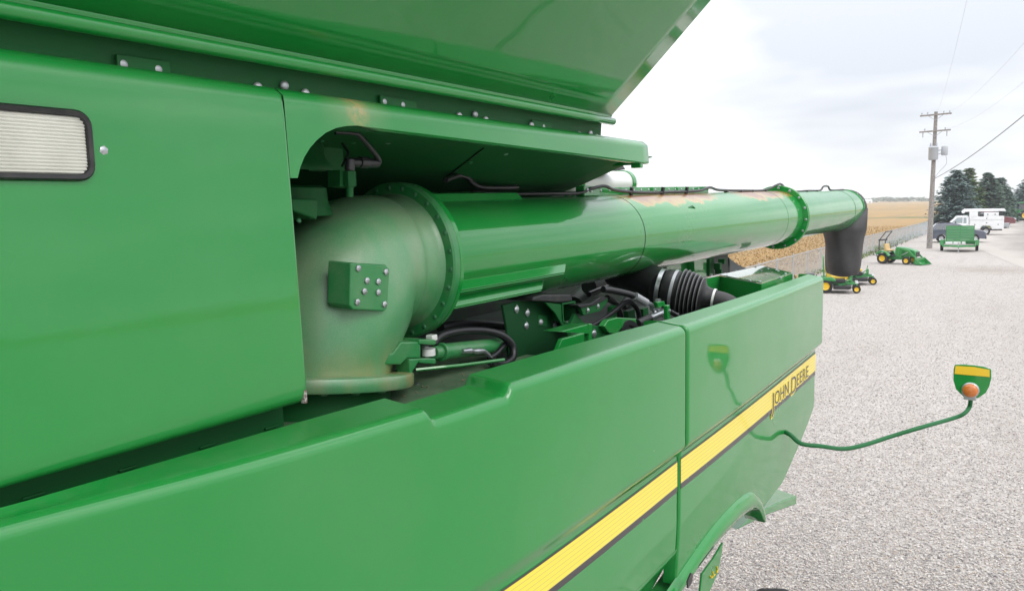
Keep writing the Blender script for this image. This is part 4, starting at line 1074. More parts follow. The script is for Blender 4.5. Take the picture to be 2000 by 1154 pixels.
# second hose loop above the elbow
hose('wiring_cable', [at(870, 352, X=-1.86), at(895, 343, X=-1.90), at(915, 349, X=-1.9), at(940, 366, X=-1.88), at(1010, 366, X=-1.87)], .011)
# proximity sensor and its cable
def sensor():
    s_ = MB().cyl(at(683, 350, X=-1.66), at(683, 385, X=-1.66), .011, n=12).build('sensor_mount', M['paint_shaded'], CB)
    c = at(683, 345, X=-1.66)
    MB().cyl(c - Vector((0, 0, .028)), c + Vector((0, 0, .014)), .019, n=6).build('lock_nut', M['paint_shaded'], s_)
    MB().prism([at(664, 332, X=-1.67), at(694, 334, X=-1.67), at(693, 340, X=-1.67), at(670, 338, X=-1.67), at(670, 360, X=-1.67), at(693, 362, X=-1.67), at(692, 367, X=-1.67), at(664, 364, X=-1.67)], (-.05, 0, 0)).build('sensor_bracket', M['paint_shaded'], s_, smooth=0)
    MB().cyl(at(683, 333, X=-1.655), at(683, 312, X=-1.655), .015, n=12).build('sensor_body', M['black'], s_)
    MB().cyl(at(684, 317, X=-1.66), at(738, 319, X=-1.64), .014, n=12).cyl(at(702, 317, X=-1.652), at(718, 318, X=-1.65), .017, n=12).build('connector', M['black'], s_)
    MB().tube(curve([at(738, 320, X=-1.64), at(740, 312, X=-1.63), at(722, 288, X=-1.62), at(702, 266, X=-1.6), at(690, 260, X=-1.6), at(655, 258, X=-1.62)], 6), .008, 8).build('sensor_cable', M['hose'], s_)
    MB().tube(curve([at(668, 280, X=-1.72), at(680, 298, X=-1.70), at(674, 312, X=-1.69), at(668, 325, X=-1.69)], 6), .004, 6).build('sensor_cable', M['hose'], s_)
sensor()
# rubber discharge boot hanging from the tip
def boot():
    c = tube_c(8.98); n = 48
    rows = []
    # (y centre, z, half length y, half width x)
    prof = [(3.81, .10, .205, .13), (3.72, .17, .212, .05), (3.63, .225, .215, .0), (3.58, .235, .21, 0), (3.50, .215, .19, 0), (3.42, .198, .182, 0), (3.32, .193, .178, 0), (3.22, .190, .174, 0), (3.15, .180, .168, 0), (3.115, .160, .155, 0), (3.11, .13, .13, 0)]
    for z, hy, hx, sh_ in prof:
        r = []
        for i in range(n):
            a = 2 * math.pi * i / n
            f = 1 + .035 * math.sin(3 * a + z * 4) + .02 * math.sin(7 * a + z * 9)
            r.append((c.x + .02 + hx * f * math.cos(a), c.y - .045 + sh_ + hy * f * math.sin(a), z + .012 * math.sin(a * 2 + 1) * (z < 3.2)))
        rows.append(r)
    b = MB().grid(rows, wrap=True).build('discharge_boot', M['boot'], CB, smooth=60, solid=.008)
    MB().lathe([(.20, -.02), (.216, -.02), (.216, .03), (.214, .08), (.19, .13), (.10, .16), (.001, .165)], tube_c(9.05), TD, 40).build('boot_hood', M['boot'], b, smooth=40)
    # wrinkle in the hood
    return b
boot()

#@@BAY
# ---- machinery in the bay between tube and panel
def px_plate(name, pts, X, th, m, parent=None, bevel=.003, dy=0):
    return MB().prism([at(a, b, X=X) for a, b in pts], (-th, dy, 0)).build(name, M[m], parent or CB, smooth=0, bevel=bevel)
cr = px_plate('cradle_plate', [(982, 596), (1010, 588), (1062, 588), (1086, 612), (1116, 668), (1120, 700), (1000, 735), (994, 690), (990, 640)], -1.72, .012, 'dark_green')
for px, py in ((1008, 604), (1029, 611), (1027, 636), (1083, 635)): bolt(at(px, py, X=-1.718), (1, -.3, 0), .016, cr, 'steel')
px_plate('cradle_pad_square', [(1052, 615), (1070, 617), (1069, 638), (1051, 636)], -1.716, .006, 'paint_shaded', cr)
bolt(at(1057, 629, X=-1.712), (1, -.3, 0), .014, cr, 'dome')
# open box section with rubber rest
def boxsec():
    a = [(1098, 592), (1124, 588), (1124, 640), (1100, 628)]
    P0 = [at(*q, X=-1.66) for q in a]
    cen = sum(P0, Vector()) / 4; inner = [cen + (p - cen) * .86 for p in P0]
    back = Vector((-.22, .05, .0))
    MBx = MB()
    MBx.grid([inner, P0, [p + back for p in P0]], wrap=True); MBx.grid([inner, [p + back for p in inner]], wrap=True)
    b = MBx.build('cradle_arm', M['paint_shaded'], CB, smooth=0, recalc=False)
    px_plate('cradle_gusset', [(1064, 590), (1097, 594), (1098, 622), (1120, 655), (1112, 660), (1085, 612)], -1.665, .01, 'paint_shaded', b)
    px_plate('rubber_rest', [(1042, 580), (1060, 575), (1116, 575), (1119, 588), (1098, 591), (1040, 588)], -1.655, .20, 'rubber', b, .006)
    MB().cyl(at(1100, 636, X=-1.68), at(1122, 626, X=-1.68), .014, n=12).build('pivot_pin', M['steel_dull'], b)
    px_plate('gusset', [(1124, 612), (1146, 634), (1143, 640), (1112, 641)], -1.65, .02, 'paint_shaded', b)
boxsec()
cb = px_plate('curved_bracket', [(1134, 600), (1160, 596), (1180, 582), (1188, 583), (1186, 592), (1172, 608), (1140, 616)], -1.62, .02, 'paint_shaded')
px_plate('bracket_liner', [(1128, 596), (1155, 592), (1174, 579), (1188, 581), (1184, 586), (1160, 597), (1134, 602)], -1.615, .05, 'rubber', cb)
for px, py in ((1148, 606), (1168, 598)): bolt(at(px, py, X=-1.617), (1, -.3, 0), .011, cb, 'steel')
px_plate('wedge_bracket', [(1088, 688), (1098, 662), (1142, 650), (1142, 668)], -1.50, .02, 'paint')
px_plate('support_bracket', [(1092, 648), (1148, 633), (1152, 652), (1140, 652)], -1.52, .08, 'paint')
ch = px_plate('channel_bracket', [(1152, 634), (1196, 641), (1196, 652), (1150, 665)], -1.53, .06, 'paint_shaded')
bolt(at(1159, 651, X=-1.528), (1, -.4, 0), .018, ch, 'steel')
px_plate('channel_lip', [(1150, 632), (1157, 632), (1157, 668), (1150, 668)], -1.525, .05, 'paint', ch)
# sheave guard
sg = px_plate('sheave_guard', [(1180, 637), (1188, 625), (1205, 620), (1242, 622), (1244, 634), (1228, 636), (1214, 641), (1205, 652), (1190, 650)], -1.50, .03, 'paint')
c = at(1228, 650, X=-1.49); MB().lathe([(.035, -.012), (.058, -.012), (.06, -.004), (.052, .0), (.06, .004), (.058, .012), (.035, .012)], c, (1, -.4, .1), 28).build('pulley', M['black'], sg, smooth=30)
px_plate('guard_wall', [(1180, 652), (1212, 652), (1212, 672), (1180, 680)], -1.52, .03, 'paint_shaded')
# hydraulic hose with fittings
hz = hose('hydraulic_hose', [at(1178, 565, X=-1.62), at(1200, 568, X=-1.60), at(1230, 575, X=-1.56), at(1242, 580, X=-1.54)], .016)
MB().cyl(at(1240, 578, X=-1.54), at(1262, 591, X=-1.52), .019, n=14).build('hose_crimp', M['steel_dull'], hz)
MB().tube(curve([at(1262, 591, X=-1.52), at(1272, 595, X=-1.515), at(1276, 603, X=-1.51), at(1280, 612, X=-1.50)], 5), .010, 10).build('elbow_fitting', M['steel'], hz)
MB().cyl(at(1273, 601, X=-1.51), at(1285, 607, X=-1.50), .014, n=6).cyl(at(1266, 622, X=-1.5), at(1300, 608, X=-1.47), .014, n=14).cyl(at(1272, 620, X=-1.5), at(1282, 616, X=-1.49), .019, n=6).cyl(at(1290, 613, X=-1.48), at(1297, 610, X=-1.475), .019, n=6).build('tee_fitting', M['steel'], hz)
MB().cyl(at(1245, 632, X=-1.51), at(1268, 621, X=-1.5), .021, n=14).build('hose_end', M['rubber'], hz)
hose('hydraulic_hose', [at(1150, 640, X=-1.75), at(1190, 615, X=-1.75), at(1225, 590, X=-1.75), at(1245, 605, X=-1.75), at(1250, 640, X=-1.75)], .014)
hose('hydraulic_hose', [at(1185, 582, X=-1.85), at(1205, 595, X=-1.85), at(1212, 620, X=-1.85)], .018)
hose('hydraulic_hose', [at(1150, 575, X=-2.0), at(1200, 560, X=-2.0), at(1260, 575, X=-1.9)], .016)
px_plate('green_tab', [(1283, 590), (1298, 588), (1300, 596), (1286, 602)], -1.47, .02, 'paint')
tb_ = px_plate('upright_tab', [(1303, 597), (1308, 595), (1310, 622), (1304, 624)], -1.36, .02, 'paint')
bolt(at(1308, 607, X=-1.358), (1, -.3, 0), .009, tb_, 'steel')
hose('small_hose', [at(1308, 608, X=-1.38), at(1318, 614, X=-1.37), at(1324, 616, X=-1.36)], .012)
# clutter further inside
for i, (px, py, X, L_, r) in enumerate(((1150, 560, -2.2, .5, .05), (1200, 545, -2.3, .6, .06), (1120, 600, -2.3, .3, .07), (1215, 600, -2.1, .4, .03))):
    p = at(px, py, X=X); MB().cyl(p, p + Vector((-.05, L_, .03 * i)), r, n=14).build('inner_pipe', M['dark'], CB)
for q in ([(1196, 600), (1204, 596), (1206, 640), (1196, 640)], [(1256, 604), (1266, 600), (1268, 618), (1257, 620)], [(1226, 608), (1240, 604), (1242, 622), (1228, 624)]):
    px_plate('inner_bracket', q, -1.80, .03, 'paint_shaded')
# air intake: smooth elbow, clamps, bellows, neck
def intake():
    D = 0
    a = [at(1205, 528, X=-1.95), at(1240, 540, X=-1.80), at(1272, 552, X=-1.68), at(1294, 562, X=-1.60)]
    r0 = .098
    b = MB().tube(curve(a, 6), r0, 28).build('air_intake', M['black'], CB, smooth=60)
    p0, p1 = at(1297, 563, X=-1.59), at(1392, 583, X=-1.335)
    ax = (p1 - p0).normalized(); Ln = (p1 - p0).length
    MB().lathe([(.099, -.008), (.104, -.008), (.104, .014), (.099, .014)], p0 + ax * -.02, ax, 40).build('hose_clamp', M['steel'], b)
    MB().lathe([(.107, -.006), (.112, -.006), (.112, .010), (.107, .010)], p0 + ax * .055, ax, 40).build('hose_clamp', M['steel_dull'], b)
    pr = [(.098, .0), (.106, .01), (.108, .06), (.106, .075)]
    nb = 6; h0 = .085; h1 = Ln * .80
    for k in range(nb):
        f = k / nb; R_ = .124 - .030 * f ** 1.5
        s0 = h0 + (h1 - h0) * f; s1 = h0 + (h1 - h0) * (k + 1) / nb; w_ = s1 - s0
        pr += [(R_ - .016, s0), (R_ - .004, s0 + w_ * .2), (R_, s0 + w_ * .5), (R_ - .004, s0 + w_ * .8), (R_ - .016, s1 - w_ * .02)]
    pr += [(.062, h1 + .01), (.054, h1 + .03), (.05, Ln + .01)]
    MB().lathe(pr, p0, ax, 44).build('bellows', M['rubber'], b, smooth=70)
    for k in range(nb):
        f = k / nb; R_ = .124 - .030 * f ** 1.5; sc2 = h0 + (h1 - h0) * (k + .5) / nb
        MB().lathe([(R_ - .002, -.0025), (R_ + .0012, -.001), (R_ + .0012, .001), (R_ - .002, .0025)], p0 + ax * sc2, ax, 44).build('rib_highlight', M['rib_glint'], b)  # painted highlight line along each rib crest
    MB().lathe([(.051, 0), (.054, 0), (.054, .012), (.051, .012)], p1, ax, 32).build('neck_clamp', M['white_tank'], b)
    MB().tube(curve([p1 + ax * .012, p1 + ax * .05, p1 + ax * .09 + Vector((0, 0, -.01)), p1 + ax * .16 + Vector((0, 0, -.05))], 4), .046, 20).build('neck_hose', M['boot'], b, smooth=60)
    q = at(1285, 590, X=-1.50); MB().box(q, (.02, .03, .03)).build('clamp_screw', M['steel'], b, smooth=0)
intake()
# battery-box style bin with pale lid
def bin_():
    zt = 3.432
    fl, bl, br, fr = (at(1406, 539, Z=zt), at(1488, 521, Z=zt), at(1546, 535, Z=zt), at(1487, 554.5, Z=zt))
    wl = at(1360, 547, Z=zt - .004)
    bx = MB().grid([[wl, fl, fr], [wl - Vector((0, 0, .35)), fl - Vector((0, 0, .35)), fr - Vector((0, 0, .35))]]).build('storage_bin', M['paint'], CB, smooth=0, solid=.004)
    MB().grid([[fr, br + Vector((-.0, .02, 0))], [fr - Vector((0, 0, .2)), br + Vector((0, .02, -.2))]]).build('bin_side', M['paint'], bx, smooth=0, solid=.004)
    MB().prism([fl + Vector((0, 0, .004)), fr + Vector((0, 0, .004)), br + Vector((0, 0, .004)), bl + Vector((0, 0, .004))], (0, 0, .005)).build('bin_lid', M['lid'], bx, smooth=0)
    for px, py in ((1420, 538), (1436, 527), (1476, 521), (1500, 524), (1516, 526), (1520, 528), (1534, 533), (1524, 541), (1484, 549), (1465, 547)):
        p = at(px, py, Z=zt + .012); p.z = zt + .009; bolt(p, (0, 0, 1), .010, bx, 'steel')
    px_plate('rear_strap', [(1553, 537), (1557, 537), (1559, 545), (1555, 545)], -1.235, .01, 'tan', bx)
    for px, py in ((1378, 541), (1389, 537)):
        p = at(px, py, Z=zt + .01); bolt(p, (0, 0, 1), .012, bx, 'steel')
M['lid'] = mat('glossy_green_lid', GREEN, .12, coat=1, coat_rough=.02)
bin_()
px_plate('engine_shield', [(1300, 520), (1356, 508), (1356, 545), (1318, 552)], -1.95, .05, 'paint')
px_plate('rear_post', [(1356, 505), (1380, 500), (1380, 541), (1357, 548)], -1.9, .12, 'paint')
px_plate('rear_post', [(1386, 500), (1394, 498), (1394, 536), (1386, 540)], -1.9, .06, 'paint_shaded')
px_plate('rear_block', [(1394, 502), (1422, 495), (1422, 532), (1394, 538)], -1.95, .25, 'dark')
for px, py, s_ in ((1402, 520, .05), (1410, 510, .04), (1404, 530, .035)):
    p = at(px, py, X=-1.86); MB().box(p, (.05, s_, s_)).build('valve_block', M['paint_shaded'], CB, smooth=0, bevel=.005)
# black curved rear fender
rows = []
for k in range(15):
    u = k / 14; px = 1420 + 55 * u; py = 502 + 25 * (1 - (1 - u) ** 2.0) 
    a = at(px, py, X=-2.0); rows.append([a, a + Vector((-.0, .02, -.25))])
MB().grid(rows).build('black_fender', M['black'], CB, smooth=40, solid=.02)
px_plate('black_fender_tip', [(1524, 531), (1546, 534), (1546, 537), (1530, 536)], -1.5, .2, 'black')
# exhaust/pre-cleaner drum behind the hopper and its frame
def drum():
    p0, p1 = at(1112, 358, X=-2.5), at(1222, 357, X=-2.5); 
    ax = (p1 - p0).normalized(); Ln = (p1 - p0).length; r = .085
    d = MB().lathe([(.001, -.05), (r * .6, -.045), (r * .9, -.02), (r, 0), (r, Ln), (r * .93, Ln + .04), (r * .7, Ln + .09), (.001, Ln + .12)], p0, ax, 40).build('cleaner_drum', M['white_tank'], CB, smooth=40)
    for h in (.0, Ln - .06): MB().lathe([(r, 0), (r + .006, 0), (r + .006, .055), (r, .055)], p0 + ax * h, ax, 40).build('drum_band', M['paint'], d)
    px_plate('drum_frame', [(1128, 332), (1180, 334), (1180, 341), (1128, 338)], -2.55, .04, 'paint', d)
    f = px_plate('drum_frame', [(1184, 330), (1212, 331), (1212, 343), (1184, 341)], -2.5, .05, 'paint', d)
    bolt(at(1190, 337, X=-2.498), (1, -.3, 0), .016, d, 'steel')
    px_plate('drum_latch', [(1228, 339), (1235, 340), (1236, 350), (1230, 350)], -2.5, .04, 'paint_shaded', d)
    px_plate('drum_bracket', [(1130, 320), (1216, 322), (1222, 331), (1205, 334), (1120, 332)], -2.3, .3, 'black', d)
drum()
# extremity lamp on its long bent arm
def warning_lamp():
    lam = at(1898, 742, d=4.92)
    pth = [at(1528, 841, X=-1.14), at(1544, 849, X=-1.085), at(1565, 866, X=-1.03), at(1605, 871, X=-.93), at(1648, 876, X=-.84), at(1690, 868, X=-.74), at(1740, 852, X=-.62), at(1800, 834, X=-.46), at(1860, 817, X=-.31), at(1882, 808, X=-.25), at(1894, 793, X=-.22), at(1896, 770, X=-.215)]
    arm = MB().tube(curve(pth, 4), .0135, 12).build('lamp_arm', M['dark_arm'], CB)
    fwd = (Vector((0, 0, CAM_H)) - lam); fwd.z = 0; fwd.normalize()
    fwd = Vector((.05, -1, 0)).normalized()
    rt = Vector((1, .05, 0)).normalized(); upv = Vector((0, 0, 1))
    s_ = 1 / FPX * 4.92
    def L2(px, py, off=0): return lam + rt * ((px - 1898) * s_ * .87) - upv * ((py - 742) * s_) + fwd * off
    o2 = [(1864, 714), (1880, 712.5), (1900, 712.5), (1920, 714), (1934, 718), (1935.5, 735), (1932, 752), (1926, 765), (1912, 777), (1884, 777), (1868, 763), (1862, 745), (1862, 722)]
    MB().prism([L2(a, b) for a, b in o2], -fwd * .012).build('marker_plate', M['paint'], arm, smooth=0, bevel=.003)
    MB().prism([L2(a, b, .0035) for a, b in ((1865, 716), (1900, 715.5), (1931, 719), (1932, 733), (1864, 732))], -fwd * .002).build('yellow_reflector', M['yellow'], arm, smooth=0)
    c = L2(1896, 762)
    MB().lathe([(.050, -.004), (.052, .006), (.047, .014), (.042, .016)], c, fwd, 32).build('lamp_bezel', M['steel'], arm)
    MB().lathe([(.044, .012), (.042, .024), (.034, .033), (.018, .038), (.001, .039)], c, fwd, 32).build('amber_lens', M['amber'], arm, smooth=60)
    c2 = L2(1896, 778, .0); MB().box(c2, (.07, .02, .025)).build('lamp_bracket', M['steel_dull'], arm, smooth=0, bevel=.006)
warning_lamp()
# rear wheel under the rear panel
def wheel(name, c, ax, R_, W_, parent, rim='yellow', crown=.99, n=36):
    ax = Vector(ax).normalized(); c = Vector(c)
    h = W_ / 2
    ty = MB().lathe([(R_ * .56, -h * .8), (R_ * .75, -h), (R_ * .93 * crown / .99, -h * .95), (R_ * crown, -h * .75), (R_ * (.5 + crown / 2), -h * .4), (R_, 0), (R_ * (.5 + crown / 2), h * .4), (R_ * crown, h * .75), (R_ * .93 * crown / .99, h * .95), (R_ * .75, h), (R_ * .56, h * .8)], c, ax, n).build(name, M['tyre'], parent, smooth=40)
    MB().lathe([(R_ * .58, -h * .8), (R_ * .52, -h * .55), (R_ * .3, -h * .3), (R_ * .26, -h * .5), (.001, -h * .5)], c, ax, n).lathe([(R_ * .58, h * .8), (R_ * .52, h * .55), (R_ * .3, h * .3), (R_ * .26, h * .5), (.001, h * .5)], c, ax, n).build('rim', M[rim], ty, smooth=40)
    return ty
wheel('rear_wheel', (-1.24, 4.95, .672), (1, 0, 0), .672, .38, CB, crown=.955, n=64)
wheel('front_wheel', (-.98, -.55, 1.0), (1, 0, 0), 1.0, .70, CB, n=48)
wheel('front_wheel', (-.16, -.55, 1.0), (1, 0, 0), 1.0, .70, CB, n=48)  # outer dual, out of view; added to shade the tank's left end
MB().box((-.42, -.75, 2.17), (1.35, 1.3, .05)).build('unseen_cab_platform', M['dark'], CB, smooth=0, bevel=.01)  # unseen; added to block light bounced from the ground onto the tank
MB().box((-3.0, 4.3, 1.05), (1.2, 3.4, .3)).build('axle_beam', M['dark'], CB, smooth=0)

#@@VEHICLES
# ------------------------------------------------------------------ vehicles in the yard (local frame: +x forward, z up)
def poly_y(pts, y0, y1): return MB().prism([(x, y0, z) for x, z in pts], (0, y1 - y0, 0))
def lwheel(t, x, y, R_, W_, rim='yellow', name='wheel', n=24):
    return wheel(name, (x, y, R_), (0, 1, 0), R_, W_, t, rim, n=n)

def mower(loc, rz, label):
    t = thing('lawn_mower', label, 'lawn mower', loc, rz, 'zero-turn mowers beside the spout', local=True)
    for s_ in (-1, 1):
        lwheel(t, 0, s_ * .44, .29, .25)
        lwheel(t, 1.22, s_ * .36, .165, .13)
        MB().box((.98, s_ * .36, .40), (.52, .06, .07)).cyl((1.22, s_ * .36, .42), (1.22, s_ * .36, .30), .03, n=8).build('caster_arm', M['tractor_green'], t, smooth=0, bevel=.01)
        poly_y([(-.32, .52), (-.20, .66), (.25, .68), (.42, .56), (.38, .50), (-.2, .54)], s_ * .30, s_ * .56).build('fender', M['tractor_green'], t, smooth=30, bevel=.02)
        MB().tube(curve([(.45, s_ * .22, .52), (.42, s_ * .24, .85), (.50, s_ * .2, .98), (.56, s_ * .06, 1.0)], 4), .016, 7).build('control_lever', M['black'], t)
    MB().box((.15, 0, .42), (1.25, .56, .16)).box((-.42, 0, .50), (.5, .6, .3)).build('frame', M['tractor_green'], t, smooth=0, bevel=.02)
    MB().prism([(.30, -.66, .18), (.36, -.72, .18), (.95, -.72, .18), (1.02, -.4, .18), (1.02, .4, .18), (.95, .72, .18), (.36, .72, .18), (.30, .66, .18)], (0, 0, .16)).build('mower_deck', M['black'], t, smooth=0, bevel=.03)
    for s_ in (-1, 1): MB().box((.62, s_ * .35, .37), (.3, .24, .07)).build('deck_cover', M['tractor_green'], t, smooth=0, bevel=.02)
    poly_y([(.10, .56), (.72, .60), (.78, .70), (.26, .72), (.08, 1.12), (-.06, 1.10), (.02, .64)], -.28, .28).build('seat', M['yellow_dull'], t, smooth=30, bevel=.04)
    MB().box((.62, 0, .50), (.5, .5, .04)).build('foot_plate', M['black'], t, smooth=0)
    MB().tube(curve([(-.06, -.40, .55), (-.10, -.40, 1.2), (-.11, -.35, 1.52), (-.11, 0, 1.56), (-.11, .35, 1.52), (-.10, .40, 1.2), (-.06, .40, .55)], 4), .028, 8).build('roll_bar', M['tractor_green'], t)
    for s_ in (-1, 1):
        MB().box((.52, s_ * .45, .52), (.50, .16, .16)).build('side_pod', M['black'], t, smooth=0, bevel=.03)
        MB().cyl((.55, s_ * .5, .30), (1.0, s_ * .4, .62), .022, n=6).build('lift_link', M['tractor_green'], t)
        MB().box((1.22, s_ * .36, .44), (.12, .10, .06)).build('caster_cap', M['headlamp'], t, smooth=0, bevel=.015)
    MB().cyl((.95, .15, .42), (1.02, .18, .86), .02, n=6).box((1.0, 0, .58), (.10, .34, .26)).build('front_pedal_tower', M['tractor_green'], t, smooth=0, bevel=.02)
    MB().box((-.62, 0, .62), (.35, .55, .35)).build('engine', M['black'], t, smooth=0, bevel=.04)
    return t
def ang_between(a, b): return math.atan2(b.y - a.y, b.x - a.x)
a, b = at(1612, 572, Z=0), at(1667, 573, Z=0); rz = ang_between(a, b); f = Vector((math.cos(rz), math.sin(rz), 0)); sdv = Vector((-f.y, f.x, 0))
mower(a + sdv * .44, rz, 'green zero-turn mower with yellow seat parked nearest, beneath the spout')
a, b = at(1649, 556, Z=0), at(1692, 556, Z=0); rz2 = ang_between(a, b) - .12; f = Vector((math.cos(rz2), math.sin(rz2), 0)); sdv = Vector((-f.y, f.x, 0))
mower(a + sdv * .44, rz2, 'second green mower, parked just beyond the nearest one')

def tractor():
    a, b = at(1724, 515, Z=0), at(1769.5, 517, Z=0); rz = ang_between(a, b)
    f = Vector((math.cos(rz), math.sin(rz), 0)); sdv = Vector((-f.y, f.x, 0))
    t = thing('compact_tractor', 'small green compact tractor with front loader and folded roll bar', 'tractor', a + sdv * .45, rz, local=True)
    for s_ in (-1, 1):
        lwheel(t, 0, s_ * .45, .33, .28, name='rear_wheel')
        lwheel(t, 1.42, s_ * .42, .235, .2, name='front_wheel')
        MB().prism([(-.42, s_ * .30, .52), (-.36, s_ * .30, .68), (-.1, s_ * .30, .80), (.25, s_ * .30, .74), (.44, s_ * .30, .48), (.36, s_ * .30, .46), (.2, s_ * .30, .66), (-.1, s_ * .30, .72), (-.32, s_ * .30, .56)], (0, s_ * .3, 0)).build('fender', M['tractor_green'], t, smooth=30, bevel=.015)
        MB().box((-.38, s_ * .62, .55), (.05, .1, .08)).build('tail_lamp', M['headlamp'], t, smooth=0)
        poly_y([(.95, .40), (1.02, .95), (1.10, 1.0), (1.55, .86), (2.02, .40), (1.96, .34), (1.5, .76), (1.12, .88), (1.07, .40)], s_ * .40 - .035, s_ * .40 + .035).build('loader_arm', M['tractor_green'], t, smooth=0, bevel=.012)
        MB().cyl((.98, s_ * .48, .93), (.98, s_ * .48, .55), .04, n=8).build('loader_post', M['tractor_green'], t)
        MB().cyl((1.1, s_ * .40, .55), (1.55, s_ * .40, .78), .022, n=8).build('loader_cylinder', M['steel'], t)
    poly_y([(.62, .42), (.62, .95), (.75, 1.04), (1.2, 1.0), (1.75, .86), (1.86, .78), (1.88, .45)], -.25, .25).build('hood', M['tractor_green'], t, smooth=30, bevel=.05)
    MB().box((1.885, 0, .62), (.03, .38, .28)).build('grille', M['black'], t, smooth=0)
    MB().box((.45, 0, .38), (1.7, .36, .24)).build('chassis', M['tractor_green'], t, smooth=0, bevel=.03)
    MB().box((.42, 0, .50), (.5, .9, .05)).build('floor_board', M['black'], t, smooth=0)
    poly_y([(-.02, .72), (.36, .76), (.40, .84), (.1, .86), (.02, 1.22), (-.10, 1.20), (-.06, .80)], -.24, .24).build('seat', M['tan'], t, smooth=30, bevel=.04)
    MB().lathe([(.15, 0), (.165, .012), (.18, 0), (.165, -.012)], (.52, 0, 1.10), (-.6, 0, 1), 20, close=True).cyl((.66, 0, .95), (.52, 0, 1.10), .02, n=8).build('steering_wheel', M['black'], t)
    for s_ in (-1, 1):
        MB().cyl((-.30, s_ * .36, .5), (-.30, s_ * .36, 1.42), .03, n=8).cyl((-.30, s_ * .36, 1.42), (.10, s_ * .36, 1.95), .028, n=8).build('roll_bar', M['black'], t)
    MB().box((.10, 0, 1.95), (.05, .74, .05)).build('roll_bar_top', M['black'], t, smooth=0)
    MB().box((-.26, 0, 1.43), (.12, .84, .09)).build('roll_bar_hinge', M['black'], t, smooth=0)
    MB().tube([(-.2, 0, .45), (-.55, 0, .42), (-.85, 0, .52)], .035, 6).build('hitch', M['black'], t)
    bk = [(1.98, .42), (1.92, .10), (2.02, .02), (2.42, .02), (2.44, .04), (2.06, .07), (2.00, .14), (2.04, .42)]
    MB().prism([(x, -.62, z) for x, z in bk], (0, 1.24, 0)).build('loader_bucket', M['tractor_green'], t, smooth=0, bevel=.008)
    for s_ in (-.62, .61): MB().prism([(1.98, s_, .42), (1.94, s_, .10), (2.03, s_, .03), (2.42, s_, .03)], (0, .012, 0)).build('bucket_side', M['tractor_green'], t, smooth=0)
tractor()

def trailer():
    c = at(1873, 490, Z=0); rz = rad(-88)
    t = thing('utility_trailer', 'green utility trailer with its mesh ramp gate folded upright', 'trailer', c, rz, local=True)
    # local +x points to the tongue (towards the camera)
    W_ = 1.18
    for s_ in (-1, 1):
        lwheel(t, -.3, s_ * 1.13, .36, .2, 'steel_dull')
        MB().prism([(-.78, s_ * 1.02, .42), (-.72, s_ * 1.02, .80), (.12, s_ * 1.02, .80), (.18, s_ * 1.02, .42), (.12, s_ * 1.02, .42), (.06, s_ * 1.02, .76), (-.66, s_ * 1.02, .76), (-.72, s_ * 1.02, .42)], (0, s_ * .24, 0)).build('fender', M['tractor_green'], t, smooth=0, bevel=.01)
        MB().box((0, s_ * .98, .82), (3.0, .05, .05)).build('side_rail', M['tractor_green'], t, smooth=0)
        for x in (-1.4, -.5, .5, 1.4): MB().box((x, s_ * .98, .62), (.05, .05, .36)).build('rail_post', M['tractor_green'], t, smooth=0)
    MB().box((0, 0, .45), (3.0, 2.0, .06)).build('bed', M['wood_pole'], t, smooth=0)
    MB().box((1.5, 0, .44), (.07, 2.1, .14)).build('front_beam', M['tractor_green'], t, smooth=0, bevel=.01)
    MB().box((1.5, 0, .82), (.05, 2.0, .05)).build('front_rail', M['tractor_green'], t, smooth=0)
    for y in (-.62, -.12, .30): MB().box((1.46, y, .66), (.10, .44 if y < .2 else .2, .16)).build('white_box', M['white'], t, smooth=0, bevel=.02)
    MB().box((1.42, .72, .70), (.2, .55, .26)).build('tool_box', M['paint_shaded'], t, smooth=0, bevel=.02)
    for s_ in (-1, 1): MB().cyl((1.5, s_ * .6, .42), (2.5, 0, .42), .045, n=8).build('tongue', M['tractor_green'], t)
    MB().cyl((2.35, 0, .02), (2.35, 0, .75), .035, n=8).cyl((2.35, 0, .02), (2.35, 0, .06), .09, n=10).build('jack', M['steel'], t)
    # ramp gate: frame, slats
    xg = -1.5
    g = MB().box((xg, -.90, 1.11), (.05, .06, 1.32)).box((xg, .90, 1.11), (.05, .06, 1.32)).box((xg, 0, 1.77), (.05, 1.86, .06)).box((xg, 0, .48), (.05, 1.86, .06)).box((xg, 0, 1.11), (.05, .05, 1.32)).build('ramp_gate', M['tractor_green'], t, smooth=0)
    for k in range(10): 
        MB().box((xg, 0, .58 + k * .122), (.045, 1.76, .104), rot=Matrix.Rotation(rad(-20), 3, 'Y')).build('gate_slat', M['tractor_green'], g, smooth=0)
trailer()

